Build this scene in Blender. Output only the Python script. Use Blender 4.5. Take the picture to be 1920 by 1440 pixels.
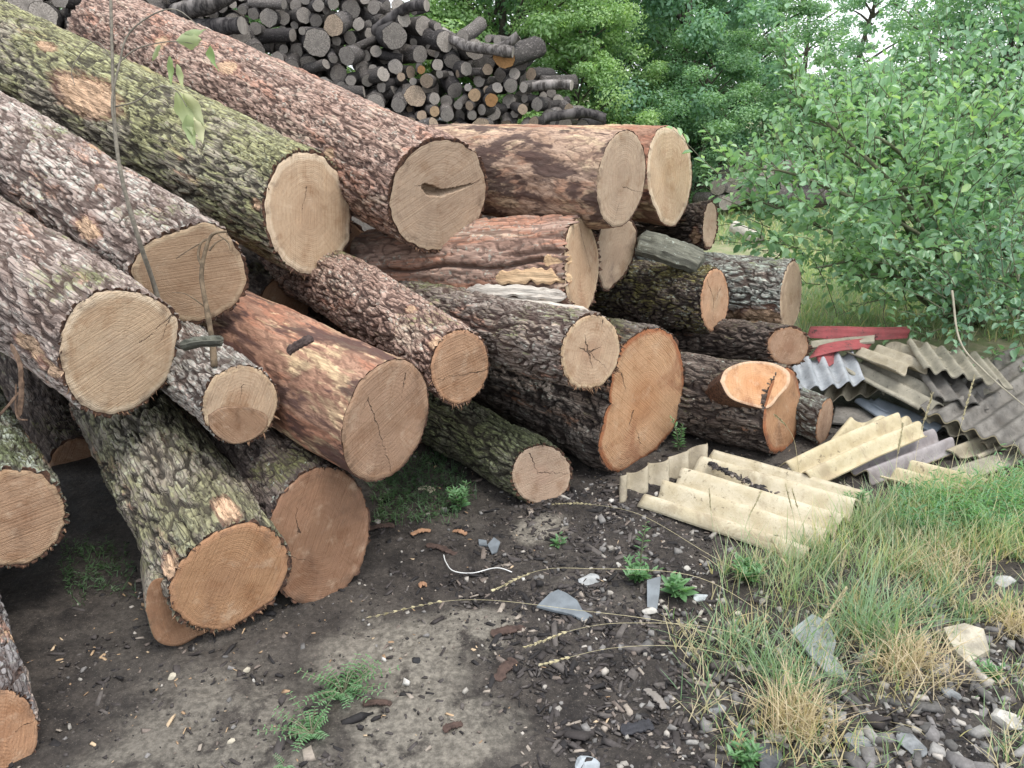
import bpy, math, random
import numpy as np
from mathutils import Vector, Matrix

# ------------------------------------------------------------------ camera, sky, sun, exposure
sc = bpy.context.scene
for o in list(bpy.data.objects):
    bpy.data.objects.remove(o)
col = sc.collection
FPX, PITCH, CAMH = 1450.0, math.radians(21), 1.6
cp, sp = math.cos(PITCH), math.sin(PITCH)
cam_d = bpy.data.cameras.new('camera')
cam = bpy.data.objects.new('camera', cam_d); col.objects.link(cam)
cam.location = (0, 0, CAMH); cam.rotation_euler = (math.pi / 2 - PITCH, 0, 0)
cam_d.sensor_width = 36; cam_d.lens = FPX / 1920 * 36
cam_d.clip_start = .05; cam_d.clip_end = 500
sc.camera = cam

SUN_EL, SUN_AZ = math.radians(70), math.radians(125)      # azimuth from +Y (view direction) clockwise: behind-right of the camera
world = bpy.data.worlds.new('World'); sc.world = world; world.use_nodes = True
wn = world.node_tree; wn.nodes.clear()
wo = wn.nodes.new('ShaderNodeOutputWorld'); bg = wn.nodes.new('ShaderNodeBackground')
sky = wn.nodes.new('ShaderNodeTexSky'); sky.sky_type = 'NISHITA'; sky.sun_disc = False
sky.sun_elevation = SUN_EL; sky.sun_rotation = SUN_AZ; sky.dust_density = 4; sky.air_density = 1.2
cmix = wn.nodes.new('ShaderNodeMix'); cmix.data_type = 'RGBA'
cmix.inputs[0].default_value = .72                         # thin even cloud over the whole dome
wn.links.new(sky.outputs[0], cmix.inputs[6]); cmix.inputs[7].default_value = (9.2, 9.6, 10.2, 1)
wn.links.new(cmix.outputs[2], bg.inputs[0]); bg.inputs[1].default_value = .13
wn.links.new(bg.outputs[0], wo.inputs[0])
sun_d = bpy.data.lights.new('sun', 'SUN'); sun_d.energy = 1.5; sun_d.angle = math.radians(22); sun_d.color = (1, .96, .9)
sun = bpy.data.objects.new('sun', sun_d); col.objects.link(sun)
sdir = Vector((math.sin(SUN_AZ) * math.cos(SUN_EL), math.cos(SUN_AZ) * math.cos(SUN_EL), math.sin(SUN_EL)))
sun.rotation_euler = (-sdir).to_track_quat('-Z', 'Y').to_euler()
vs = sc.view_settings; vs.view_transform = 'Standard'; vs.look = 'None'; vs.gamma = 1; vs.exposure = 0.93
vs.use_curve_mapping = False

# ------------------------------------------------------------------ helpers
rng = np.random.default_rng(7); random.seed(7)

def ray(x, y):
    u = (x - 960) / FPX; v = (y - 720) / FPX
    return np.array([u, cp - v * sp, -sp - v * cp])
CAM = np.array([0, 0, CAMH])
def P(x, y, t): return CAM + ray(x, y) * t
def Z(x, y, z=0.0):
    d = ray(x, y); return CAM + d * ((z - CAMH) / d[2])
def on_plane(x, y, C, n):
    d = ray(x, y); return CAM + d * (np.dot(C - CAM, n) / np.dot(d, n))
def unit(v): v = np.asarray(v, float); return v / max(1e-9, np.linalg.norm(v))
def smooth(a, b, x):
    t = np.clip((x - a) / (b - a), 0, 1); return t * t * (3 - 2 * t)

def _hash(ix, iy, iz, seed):
    h = (ix * 374761393 + iy * 668265263 + iz * 2147483647 + seed * 974634777) & 0xFFFFFFFF
    h = ((h ^ (h >> 13)) * 1274126177) & 0xFFFFFFFF
    return (h ^ (h >> 16)) & 0xFFFFFFFF
_G = rng.normal(size=(256, 3)); _G /= np.linalg.norm(_G, axis=1)[:, None]
def pn(p, seed=0):
    p = np.asarray(p, float); i = np.floor(p).astype(np.int64); f = p - i
    w = f * f * f * (f * (f * 6 - 15) + 10); out = 0
    for dx in (0, 1):
        wx = w[..., 0] if dx else 1 - w[..., 0]
        for dy in (0, 1):
            wy = w[..., 1] if dy else 1 - w[..., 1]
            for dz in (0, 1):
                wz = w[..., 2] if dz else 1 - w[..., 2]
                g = _G[_hash(i[..., 0] + dx, i[..., 1] + dy, i[..., 2] + dz, seed) & 255]
                out = out + wx * wy * wz * (g[..., 0] * (f[..., 0] - dx) + g[..., 1] * (f[..., 1] - dy) + g[..., 2] * (f[..., 2] - dz))
    return out * 1.5
def fbm(p, o=4, seed=0):
    s = 0; a = 1.0; p = np.asarray(p, float)
    for k in range(o): s = s + a * pn(p * 2 ** k, seed + k); a *= .5
    return s

def new_mesh(name, V, Fc, smooth_shade=True, attrs=None, mats=(), mi=None):
    me = bpy.data.meshes.new(name)
    V = np.asarray(V, np.float32)
    if isinstance(Fc, np.ndarray):
        n, k = Fc.shape
        me.vertices.add(len(V)); me.vertices.foreach_set('co', V.ravel())
        me.loops.add(n * k); me.loops.foreach_set('vertex_index', Fc.astype(np.int32).ravel())
        me.polygons.add(n); me.polygons.foreach_set('loop_start', np.arange(0, n * k, k, dtype=np.int32))
        me.update(calc_edges=True)
    else:
        me.from_pydata([tuple(map(float, v)) for v in V], [], [tuple(map(int, f)) for f in Fc])
    if smooth_shade: me.polygons.foreach_set('use_smooth', np.ones(len(me.polygons), bool))
    for m in mats: me.materials.append(m)
    if mi is not None: me.polygons.foreach_set('material_index', np.asarray(mi, np.int32))
    for k, (dom, arr) in (attrs or {}).items():
        a = me.attributes.new(k, 'FLOAT', dom); a.data.foreach_set('value', np.asarray(arr, np.float32))
    me.update(); me.validate()
    return me
def link(name, data, parent=None, mat4=None):
    o = bpy.data.objects.new(name, data); col.objects.link(o)
    if parent is not None: o.parent = parent
    if mat4 is not None: o.matrix_basis = mat4
    return o
def tag(o, label=None, cat=None, group=None, kind=None):
    if label: o['label'] = label
    if cat: o['category'] = cat
    if group: o['group'] = group
    if kind: o['kind'] = kind
    return o
def empty(name, loc, label=None, cat=None, group=None):
    o = link(name, None); o.location = tuple(map(float, loc)); o.empty_display_size = .1
    return tag(o, label, cat, group)
def grid_faces(nu, nv, wrap=False, off=0):
    """verts laid out [i*nv+j]; wrap closes j"""
    i = np.arange(nu - 1)[:, None]; j = np.arange(nv if wrap else nv - 1)[None, :]
    j2 = (j + 1) % nv
    return np.stack([i * nv + j, i * nv + j2, (i + 1) * nv + j2, (i + 1) * nv + j], -1).reshape(-1, 4) + off

class NT:
    """small shader-node writer"""
    def __init__(s, name):
        s.mat = bpy.data.materials.new(name); s.mat.use_nodes = True; s.t = s.mat.node_tree; s.t.nodes.clear()
        s.out = s.t.nodes.new('ShaderNodeOutputMaterial')
    def put(s, sock, v):
        if isinstance(v, bpy.types.NodeSocket): s.t.links.new(v, sock)
        elif v is not None:
            if hasattr(sock.default_value, '__len__') and len(sock.default_value) == 4 and len(v) == 3: v = (*v, 1)
            sock.default_value = v
    def n(s, typ, ins=None, **props):
        nd = s.t.nodes.new('ShaderNode' + typ)
        for k, v in props.items(): setattr(nd, k, v)
        for k, v in (ins or {}).items(): s.put(nd.inputs[k], v)
        return nd
    def math(s, op, a, b=None, c=None, clamp=False):
        return s.n('Math', {0: a, 1: b, 2: c}, operation=op, use_clamp=clamp).outputs[0]
    def mix(s, f, a, b, blend='MIX'):
        return s.n('Mix', {0: f, 6: a, 7: b}, data_type='RGBA', blend_type=blend).outputs[2]
    def ramp(s, v, lo, hi, a=0.0, b=1.0):
        return s.n('MapRange', {0: v, 1: lo, 2: hi, 3: a, 4: b}, interpolation_type='SMOOTHSTEP').outputs[0]
    def noise(s, vec, scale, detail=4, rough=.55, dist=0.0, out=0):
        return s.n('TexNoise', {'Vector': vec, 'Scale': scale, 'Detail': detail, 'Roughness': rough, 'Distortion': dist}).outputs[out]
    def voro(s, vec, scale, feature='F1', out=0, rnd=1.0):
        return s.n('TexVoronoi', {'Vector': vec, 'Scale': scale, 'Randomness': rnd}, feature=feature).outputs[out]
    def coord(s, which='Object'): return s.n('TexCoord').outputs[which]
    def vmul(s, v, k): return s.n('VectorMath', {0: v, 1: k}, operation='MULTIPLY').outputs[0]
    def vadd(s, v, k): return s.n('VectorMath', {0: v, 1: k}, operation='ADD').outputs[0]
    def vdist(s, a, b): return s.n('VectorMath', {0: a, 1: b}, operation='DISTANCE').outputs[1]
    def attr(s, name): return s.n('Attribute', attribute_name=name).outputs['Fac']
    def bsdf(s, color, rough=.8, normal=None, spec=.3, **kw):
        b = s.n('BsdfPrincipled', {'Base Color': color, 'Roughness': rough, 'Specular IOR Level': spec})
        if normal is not None: s.put(b.inputs['Normal'], normal)
        for k, v in kw.items(): s.put(b.inputs[k], v)
        s.t.links.new(b.outputs[0], s.out.inputs[0]); return b
    def bump(s, h, strength=.5, dist=.01, normal=None):
        return s.n('Bump', {'Height': h, 'Strength': strength, 'Distance': dist, 'Normal': normal}).outputs[0]

def plain(name, color, rough=.7, var=.25, scale=20, bumpd=.002, spec=.3, color2=None):
    t = NT(name); c = t.coord(); f = t.ramp(t.noise(c, scale, 5), .35, .65)
    c2 = color2 or tuple(x * (1 - var) for x in color)
    t.bsdf(t.mix(f, color, c2), rough, t.bump(t.noise(c, scale * 5, 4), .6, bumpd), spec); return t.mat

def tube(pts, rads, n=6, caps=True):
    pts = np.asarray(pts, float); m = len(pts); rads = np.broadcast_to(np.asarray(rads, float), (m,))
    T = np.gradient(pts, axis=0); T /= np.linalg.norm(T, axis=1)[:, None] + 1e-9
    up = np.array([0, 0, 1.0]) if abs(T[0, 2]) < .9 else np.array([1.0, 0, 0])
    V = []
    a = np.linspace(0, 2 * np.pi, n, endpoint=False)
    x = unit(np.cross(T[0], up))
    for i in range(m):
        x = unit(x - T[i] * np.dot(x, T[i])); y = np.cross(T[i], x)
        V.append(pts[i] + rads[i] * (np.cos(a)[:, None] * x + np.sin(a)[:, None] * y))
    V = np.concatenate(V); Fc = [tuple(f) for f in grid_faces(m, n, True)]
    if caps: Fc += [tuple(range(n))[::-1], tuple(range((m - 1) * n, m * n))]
    return V, Fc
def join(parts):
    V = []; Fc = []; off = 0
    for v, f in parts:
        V.append(np.asarray(v)); Fc += [tuple(int(i) + off for i in q) for q in f]; off += len(v)
    return np.concatenate(V), Fc
def curve_pts(ctrl, n):
    """Catmull-Rom through control points"""
    c = np.asarray(ctrl, float); c = np.vstack([2 * c[0] - c[1], c, 2 * c[-1] - c[-2]])
    m = len(c) - 3; out = []
    for u in np.linspace(0, m - 1e-6, n):
        k = int(u); t = u - k; a, b, d, e = c[k:k + 4]
        out.append(.5 * ((2 * b) + (-a + d) * t + (2 * a - 5 * b + 4 * d - e) * t * t + (-a + 3 * b - 3 * d + e) * t ** 3))
    return np.array(out)

# ------------------------------------------------------------------ ground
PILE_N = np.array([-.565, .825])
def Hg(x, y):
    x = np.asarray(x, float); y = np.asarray(y, float)
    s = PILE_N[0] * x + PILE_N[1] * y - 1.95
    h = .95 * smooth(3.0, 4.7, s) * (1 - smooth(-.1, 1.1, x))
    q = np.stack([x, y, np.zeros_like(x)], -1)
    near = smooth(14, 7, np.hypot(x, y))
    h = h + .018 * fbm(q * 1.3, 3, 11) * near + .035 * smooth(.6, 1.3, x) * smooth(2.9, 1.8, y)
    return h
def axis_pts(lo, hi, step, far_lo, far_hi):
    a = [lo]; d = step
    while a[-1] > far_lo: d *= 1.25; a.append(a[-1] - d)
    b = [hi]; d = step
    while b[-1] < far_hi: d *= 1.25; b.append(b[-1] + d)
    return np.array(a[::-1] + list(np.arange(lo + step, hi, step)) + b)
def build_ground():
    xs = axis_pts(-1.9, 2.6, .0155, -130, 130); ys = axis_pts(1.15, 4.2, .0145, -20, 220)
    X, Y = np.meshgrid(xs, ys, indexing='ij'); Zz = Hg(X, Y)
    q = np.stack([X, Y, 0 * X], -1); m = smooth(7, 4, np.hypot(X, Y - 2)) * (X > -3) 
    Zz = Zz + m * (.009 * fbm(q * 9, 4, 3) + .005 * np.maximum(0, pn(q * 38, 5)))
    V = np.stack([X, Y, Zz], -1).reshape(-1, 3)
    t = NT('soil'); c = t.coord()
    n1 = t.noise(c, 1.3, 5, .6); n2 = t.noise(c, 9, 5, .65); n3 = t.noise(c, 55, 4, .7); n4 = t.noise(c, 220, 2, .7)
    base = t.mix(t.ramp(n2, .35, .65), (.031, .026, .0235), (.084, .071, .061))
    base = t.mix(t.ramp(n1, .44, .64), base, (.112, .098, .084))
    def blob(px, py, r, d=.35):
        w = Z(px, py); cc = t.vadd(c, t.vmul(t.n('VectorMath', {0: t.noise(c, 3.5, 4, .6, out=1), 1: (.5, .5, .5)}, operation='SUBTRACT').outputs[0], (d, d, 0)))
        cc = t.vmul(cc, (1, 1, 0))
        return t.ramp(t.vdist(cc, (w[0], w[1], 0)), r, r * .45)
    sand = t.math('MAXIMUM', t.math('MAXIMUM', blob(800, 1370, .27), blob(745, 1240, .3)), t.math('MAXIMUM', blob(1010, 1000, .14), blob(900, 1180, .16)))
    sand = t.math('MAXIMUM', sand, t.math('MULTIPLY', blob(380, 1420, .4), .7))
    sand = t.math('MULTIPLY', sand, t.ramp(t.noise(c, 6, 6, .7), .36, .5))
    base = t.mix(t.math('MULTIPLY', sand, .9), base, t.mix(n3, (.19, .17, .14), (.38, .345, .285)))
    base = t.mix(t.math('MULTIPLY', t.ramp(n4, .64, .7), .6), base, (.3, .26, .21))
    base = t.mix(t.ramp(n3, .3, .7), t.mix(.5, base, (0, 0, 0), 'MULTIPLY'), base)
    # further away the yard turns to green turf soil
    w = t.n('SeparateXYZ', {0: c})
    far = t.math('MULTIPLY', t.ramp(w.outputs[1], 4.1, 5.2), t.ramp(w.outputs[0], .3, 1.2))
    base = t.mix(far, base, t.mix(t.ramp(n2, .4, .6), (.2, .24, .11), (.32, .3, .19)))
    b = t.bump(t.noise(c, 60, 6, .8), 1.0, .014)
    t.bsdf(base, t.ramp(n2, .3, .7, .6, .95), b, .3)
    o = link('ground', new_mesh('ground', V, grid_faces(len(xs), len(ys)), True, None, [t.mat]))
    tag(o, kind='structure')
build_ground()

# ------------------------------------------------------------------ big logs
def wood_mat(name, heart=(.42, .27, .15), mid=(.46, .31, .18), sap=(.56, .42, .26), stain=(.2, .11, .06), stain_amt=.25, rings=95, saw=30., saw_amt=.62, R=.2, cracks=(), pith=(0, 0), edge=.9, radial=.38, desat=.2):
    def ds(k, a=desat): L = .3 * k[0] + .6 * k[1] + .1 * k[2]; return tuple(x * (1 - a) + L * m * a for x, m in zip(k, (1.09, .99, .92)))
    heart, mid, sap, stain = ds(heart), ds(mid), ds(sap), ds(stain)
    t = NT(name); c = t.coord(); r = t.attr('rad')
    xy = t.vmul(c, (1, 1, 0)); off = t.vadd(xy, (-pith[0], -pith[1], 0))
    nz = t.noise(xy, 5 / R * .2, 3, .5)
    wob = t.math('ADD', r, t.math('MULTIPLY', t.math('SUBTRACT', nz, .5), .16))
    colr = t.mix(t.ramp(wob, .15, .55), heart, mid)
    colr = t.mix(t.ramp(t.math('ADD', wob, t.math('MULTIPLY', t.math('SUBTRACT', t.noise(xy, 60, 2), .5), .05)), edge - .05, edge + .03), colr, sap)
    # growth rings
    ringv = t.math('SINE', t.math('MULTIPLY', wob, rings * 2.1))
    ringv2 = t.math('SINE', t.math('MULTIPLY', t.math('ADD', wob, t.math('MULTIPLY', t.noise(xy, 2.5 / R), .1)), rings * .77))
    rg = t.math('MULTIPLY_ADD', t.math('MULTIPLY', t.math('ADD', ringv, ringv2), t.ramp(wob, .08, .3)), .16, .5, clamp=True)
    colr = t.mix(t.math('MULTIPLY', t.math('SUBTRACT', 1, rg), .34), colr, t.mix(1.0, colr, (.62, .5, .4), 'MULTIPLY'))
    # rays
    dirn = t.n('VectorMath', {0: off}, operation='NORMALIZE').outputs[0]
    ray_ = t.noise(t.vadd(t.vmul(dirn, (16, 16, 16)), t.vmul(off, (3, 3, 3))), 1.0, 4, .7)
    colr = t.mix(t.math('MULTIPLY', t.ramp(ray_, .5, .72), radial), colr, t.mix(1.0, colr, (.62, .52, .42), 'MULTIPLY'))
    # stains and weathering
    st = t.ramp(t.noise(c, 1.1 / R, 5, .62, .6), .5, .72)
    colr = t.mix(t.math('MULTIPLY', st, stain_amt), colr, stain)
    st2 = t.ramp(t.noise(t.vadd(c, (3, 7, 1)), 3 / R, 5, .65), .52, .75)
    colr = t.mix(t.math('MULTIPLY', st2, .3), colr, (.6, .48, .35))
    st3 = t.noise(t.vadd(c, (8, 1, 5)), 9 / R * .2, 5, .7, .3)
    colr = t.mix(t.math('MULTIPLY', t.ramp(st3, .5, .68), .6), colr, t.mix(1.0, colr, (.68, .58, .5), 'MULTIPLY'))
    colr = t.mix(t.math('MULTIPLY', t.ramp(st3, .48, .3), .5), colr, t.mix(1.0, colr, (1.22, 1.2, 1.18), 'MULTIPLY'))
    # saw kerfs
    a = math.radians(saw); ax = t.n('VectorMath', {0: c, 1: (math.cos(a), math.sin(a), 0)}, operation='DOT_PRODUCT').outputs[1]
    kn = t.n('CombineXYZ', {0: t.math('MULTIPLY', ax, 210), 1: t.math('MULTIPLY', t.noise(xy, 3, 1), 3)}).outputs[0]
    kerf = t.noise(kn, 1.0, 2, .5)
    colr = t.mix(t.math('MULTIPLY', t.ramp(kerf, .58, .75), saw_amt), colr, t.mix(1.0, colr, (1.25, 1.22, 1.15), 'MULTIPLY'))
    colr = t.mix(t.math('MULTIPLY', t.ramp(kerf, .42, .28), saw_amt), colr, t.mix(1.0, colr, (.7, .62, .55), 'MULTIPLY'))
    rim_d = t.math('MULTIPLY', t.ramp(r, .72, 1.0), t.ramp(t.noise(t.vadd(c, (4, 4, 2)), 14, 5, .7), .5, .68))
    colr = t.mix(t.math('MULTIPLY', rim_d, .65), colr, (.1, .065, .045))
    grime = t.ramp(t.noise(t.vadd(c, (1, 6, 3)), 26, 5, .75), .58, .74)
    colr = t.mix(t.math('MULTIPLY', grime, .35), colr, (.2, .15, .11))
    fine = t.noise(c, 260, 3, .7)
    colr = t.mix(t.math('MULTIPLY', t.ramp(fine, .5, .8), .3), colr, t.mix(1.0, colr, (.7, .62, .55), 'MULTIPLY'))
    h = t.math('ADD', t.math('MULTIPLY', kerf, .6), t.math('ADD', t.math('MULTIPLY', fine, .5), t.math('MULTIPLY', rg, .25)))
    # drying cracks
    ck = None
    dcoord = t.vadd(xy, t.vmul(t.n('VectorMath', {0: t.noise(xy, 40, 3, out=1), 1: (.5, .5, .5)}, operation='SUBTRACT').outputs[0], (.03, .03, 0)))
    for (ax0, ay0), (bx0, by0), wd in cracks:
        L2 = (bx0 - ax0) ** 2 + (by0 - ay0) ** 2
        pa = t.vadd(dcoord, (-ax0, -ay0, 0))
        k = t.math('MULTIPLY', t.n('VectorMath', {0: pa, 1: (bx0 - ax0, by0 - ay0, 0)}, operation='DOT_PRODUCT').outputs[1], 1 / L2, clamp=True)
        q = t.n('VectorMath', {0: (bx0 - ax0, by0 - ay0, 0), 3: k}, operation='SCALE').outputs[0]
        d = t.vdist(t.vmul(pa, (1, 1, 0)), q)
        w = t.math('MULTIPLY_ADD', k, -wd * .65, wd * .8)
        m = t.ramp(t.math('DIVIDE', d, w), 1.15, .5)
        ck = m if ck is None else t.math('MAXIMUM', ck, m)
    if ck is not None:
        colr = t.mix(t.math('MULTIPLY', ck, .82), colr, (.05, .033, .024))
        h = t.math('SUBTRACT', h, t.math('MULTIPLY', ck, 3))
    t.bsdf(colr, .8, t.bump(h, 1.0, .0055), .2)
    return t.mat

def bark_mat(name, ridge=(.2, .165, .14), ridge2=(.28, .24, .21), fissure=(.07, .045, .033), inner=(.36, .17, .09), inner_amt=.2, moss=(.14, .17, .06), moss_amt=0., lichen=(.42, .47, .4), lichen_amt=.15, pale=(.55, .4, .25), pale_amt=0., dark_amt=0., dark=(.035, .025, .024), wounds=(), stretch=.13, fs=1.0, peeled=False, pst=.13, wound_col=(.56, .38, .25)):
    def lf(k, a=.1, g=1.2): L = .3 * k[0] + .6 * k[1] + .1 * k[2]; return tuple(min(.8, (x * (1 - a) + L * m * a) * g) for x, m in zip(k, (1.03, 1.0, .97)))
    if max(ridge2) > .2 and not peeled: ridge, ridge2, inner, pale, lichen = lf(ridge), lf(ridge2), lf(inner, .1, 1.1), lf(pale, .15, 1.05), lf(lichen, .1, 1.15)
    t = NT(name); c = t.coord(); hg = t.attr('hgt')
    stretch = pst * .7 if (peeled and stretch < .5) else stretch
    cs = t.vmul(c, (1, 1, stretch)); cs2 = t.vmul(c, (1, 1, pst if peeled else .28))
    fine = t.noise(cs, 95, 4, .7); mid_ = t.noise(cs2, 17, 3, .65)
    warp = t.vadd(cs, t.vmul(t.n('VectorMath', {0: t.noise(cs, 30 * fs, 2, out=1), 1: (.5, .5, .5)}, operation='SUBTRACT').outputs[0], (.035, .035, .035)))
    crack = t.ramp(t.voro(warp, 54 * fs, 'DISTANCE_TO_EDGE'), .0, .15)
    pcol = t.n('SeparateColor', {0: t.noise(t.vadd(cs2, (5, 3, 2)), 9, 4, .66, .4, out=1)})
    f_in, f_pale, f_dark = pcol.outputs[0], pcol.outputs[1], pcol.outputs[2]
    colr = t.mix(t.ramp(mid_, .35, .65), ridge, ridge2)
    colr = t.mix(t.math('MULTIPLY', t.ramp(fine, .5, .74), .5), colr, t.mix(1.0, colr, (1.6, 1.52, 1.45), 'MULTIPLY'))
    colr = t.mix(t.math('MULTIPLY', t.ramp(fine, .5, .3), .6), colr, t.mix(1.0, colr, (.4, .34, .3), 'MULTIPLY'))
    if inner_amt > 0:
        f = t.math('MULTIPLY', t.ramp(f_in, .66 - inner_amt * .22, .71 - inner_amt * .18), t.ramp(fine, .3, .5))
        colr = t.mix(t.math('MULTIPLY', f, .62), colr, t.mix(fine, tuple(k * .7 for k in inner), tuple(min(1, k * 1.4) for k in inner)))
    if pale_amt > 0:
        f = t.ramp(f_pale, .66 - pale_amt * .26, .72 - pale_amt * .24)
        colr = t.mix(t.math('MULTIPLY', f, .9), colr, t.mix(t.ramp(fine, .35, .65), tuple(k * .55 for k in pale), pale))
    if dark_amt > 0:
        f = t.ramp(f_dark, .68 - dark_amt * .28, .74 - dark_amt * .25)
        colr = t.mix(t.math('MULTIPLY', f, .88), colr, dark)
    if moss_amt > 0:
        nz = t.n('SeparateXYZ', {0: t.n('NewGeometry').outputs['Normal']}).outputs[2]
        f = t.ramp(t.math('ADD', t.noise(c, 3.4, 3, .6), t.math('ADD', t.math('MULTIPLY', fine, .6), t.math('MULTIPLY', nz, .16))), 1.05 - moss_amt * .42, 1.2 - moss_amt * .38)
        colr = t.mix(t.math('MULTIPLY', f, .72), colr, t.mix(t.ramp(fine, .35, .65), tuple(k * .5 for k in moss), tuple(k * 1.4 for k in moss)))
    if lichen_amt > 0:
        f = t.math('MULTIPLY', t.ramp(t.noise(t.vadd(c, (2, 2, 9)), 46, 4, .74), .63 - lichen_amt * .2, .68 - lichen_amt * .18), t.ramp(mid_, .4, .6))
        colr = t.mix(t.math('MULTIPLY', f, .62), colr, t.mix(fine, tuple(k * .6 for k in lichen), tuple(min(1, k * 1.3) for k in lichen)))
    colr = t.mix(t.math('MULTIPLY', t.math('SUBTRACT', 1, crack), .25 if peeled else .58), colr, tuple(k * .8 for k in fissure))
    # fissures show the darker inner bark
    colr = t.mix(t.math('MULTIPLY', t.ramp(t.math('ADD', hg, t.math('MULTIPLY', t.math('SUBTRACT', fine, .5), .35)), .66, .2), .5 if peeled else .82), colr, fissure)
    if wounds:                                        # torn places where the wood shows: centre, radius, axial stretch
        wn_ = t.n('VectorMath', {0: t.noise(cs2, 22, 4, .75, out=1), 1: (.5, .5, .5)}, operation='SUBTRACT').outputs[0]
        streak = t.noise(t.vmul(c, (1, 1, .12)), 110, 3, .6)
        for (wx, wy, wz), wr, ws in wounds:
            wc = t.vadd(c, t.vmul(wn_, (wr * 2.2,) * 3))
            d = t.vdist(t.vmul(wc, (1, 1, 1 / ws)), (wx, wy, wz / ws))
            m = t.ramp(d, wr * 1.05, wr * .85); rim = t.ramp(d, wr * 1.45, wr * 1.05)
            colr = t.mix(t.math('MULTIPLY', rim, .55), colr, (.2, .095, .065))
            colr = t.mix(m, colr, t.mix(t.ramp(streak, .35, .65), tuple(k * .55 for k in wound_col), wound_col))
    b = t.bump(t.math('MULTIPLY_ADD', crack, .15 if peeled else .55, t.noise(cs, 150, 3, .78)), 1.0, .006 if not peeled else .003)
    t.bsdf(colr, .88, b, .2)
    return t.mat
end_bark = plain('bark_edge', (.13, .07, .045), .9, .6, 90, .004, .2, (.045, .028, .022))

def best_normal(C, D, poly):
    """face normal that makes the traced end outline closest to a round section of a log running along D"""
    x = unit(np.cross(D, (0, 0, 1))); y = np.cross(x, D)
    best = None
    for a in np.radians(np.arange(-36, 37, 6)):
        for b in np.radians(np.arange(-30, 31, 6)):
            n = unit(-D * math.cos(a) * math.cos(b) + x * math.sin(a) + y * math.sin(b))
            q = np.array([on_plane(px, py, C, n) for px, py in poly]) - C
            q2 = np.stack([q @ x, q @ y], 1); q2 -= q2.mean(0); e = np.linalg.eigvalsh(q2.T @ q2)
            cst = math.log(e[1] / e[0]) / 2 + .5 * (math.hypot(a, b) / math.radians(30)) ** 2
            if best is None or cst < best[0]: best = (cst, n)
    return best[1]

def ell(cx, cy, hw, hh, rot=0, n=28):
    a = np.linspace(0, 2 * np.pi, n, endpoint=False); r = math.radians(rot)
    x = hw * np.cos(a); y = hh * np.sin(a)
    return np.stack([cx + x * math.cos(r) - y * math.sin(r), cy + x * math.sin(r) + y * math.cos(r)], 1)

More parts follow.
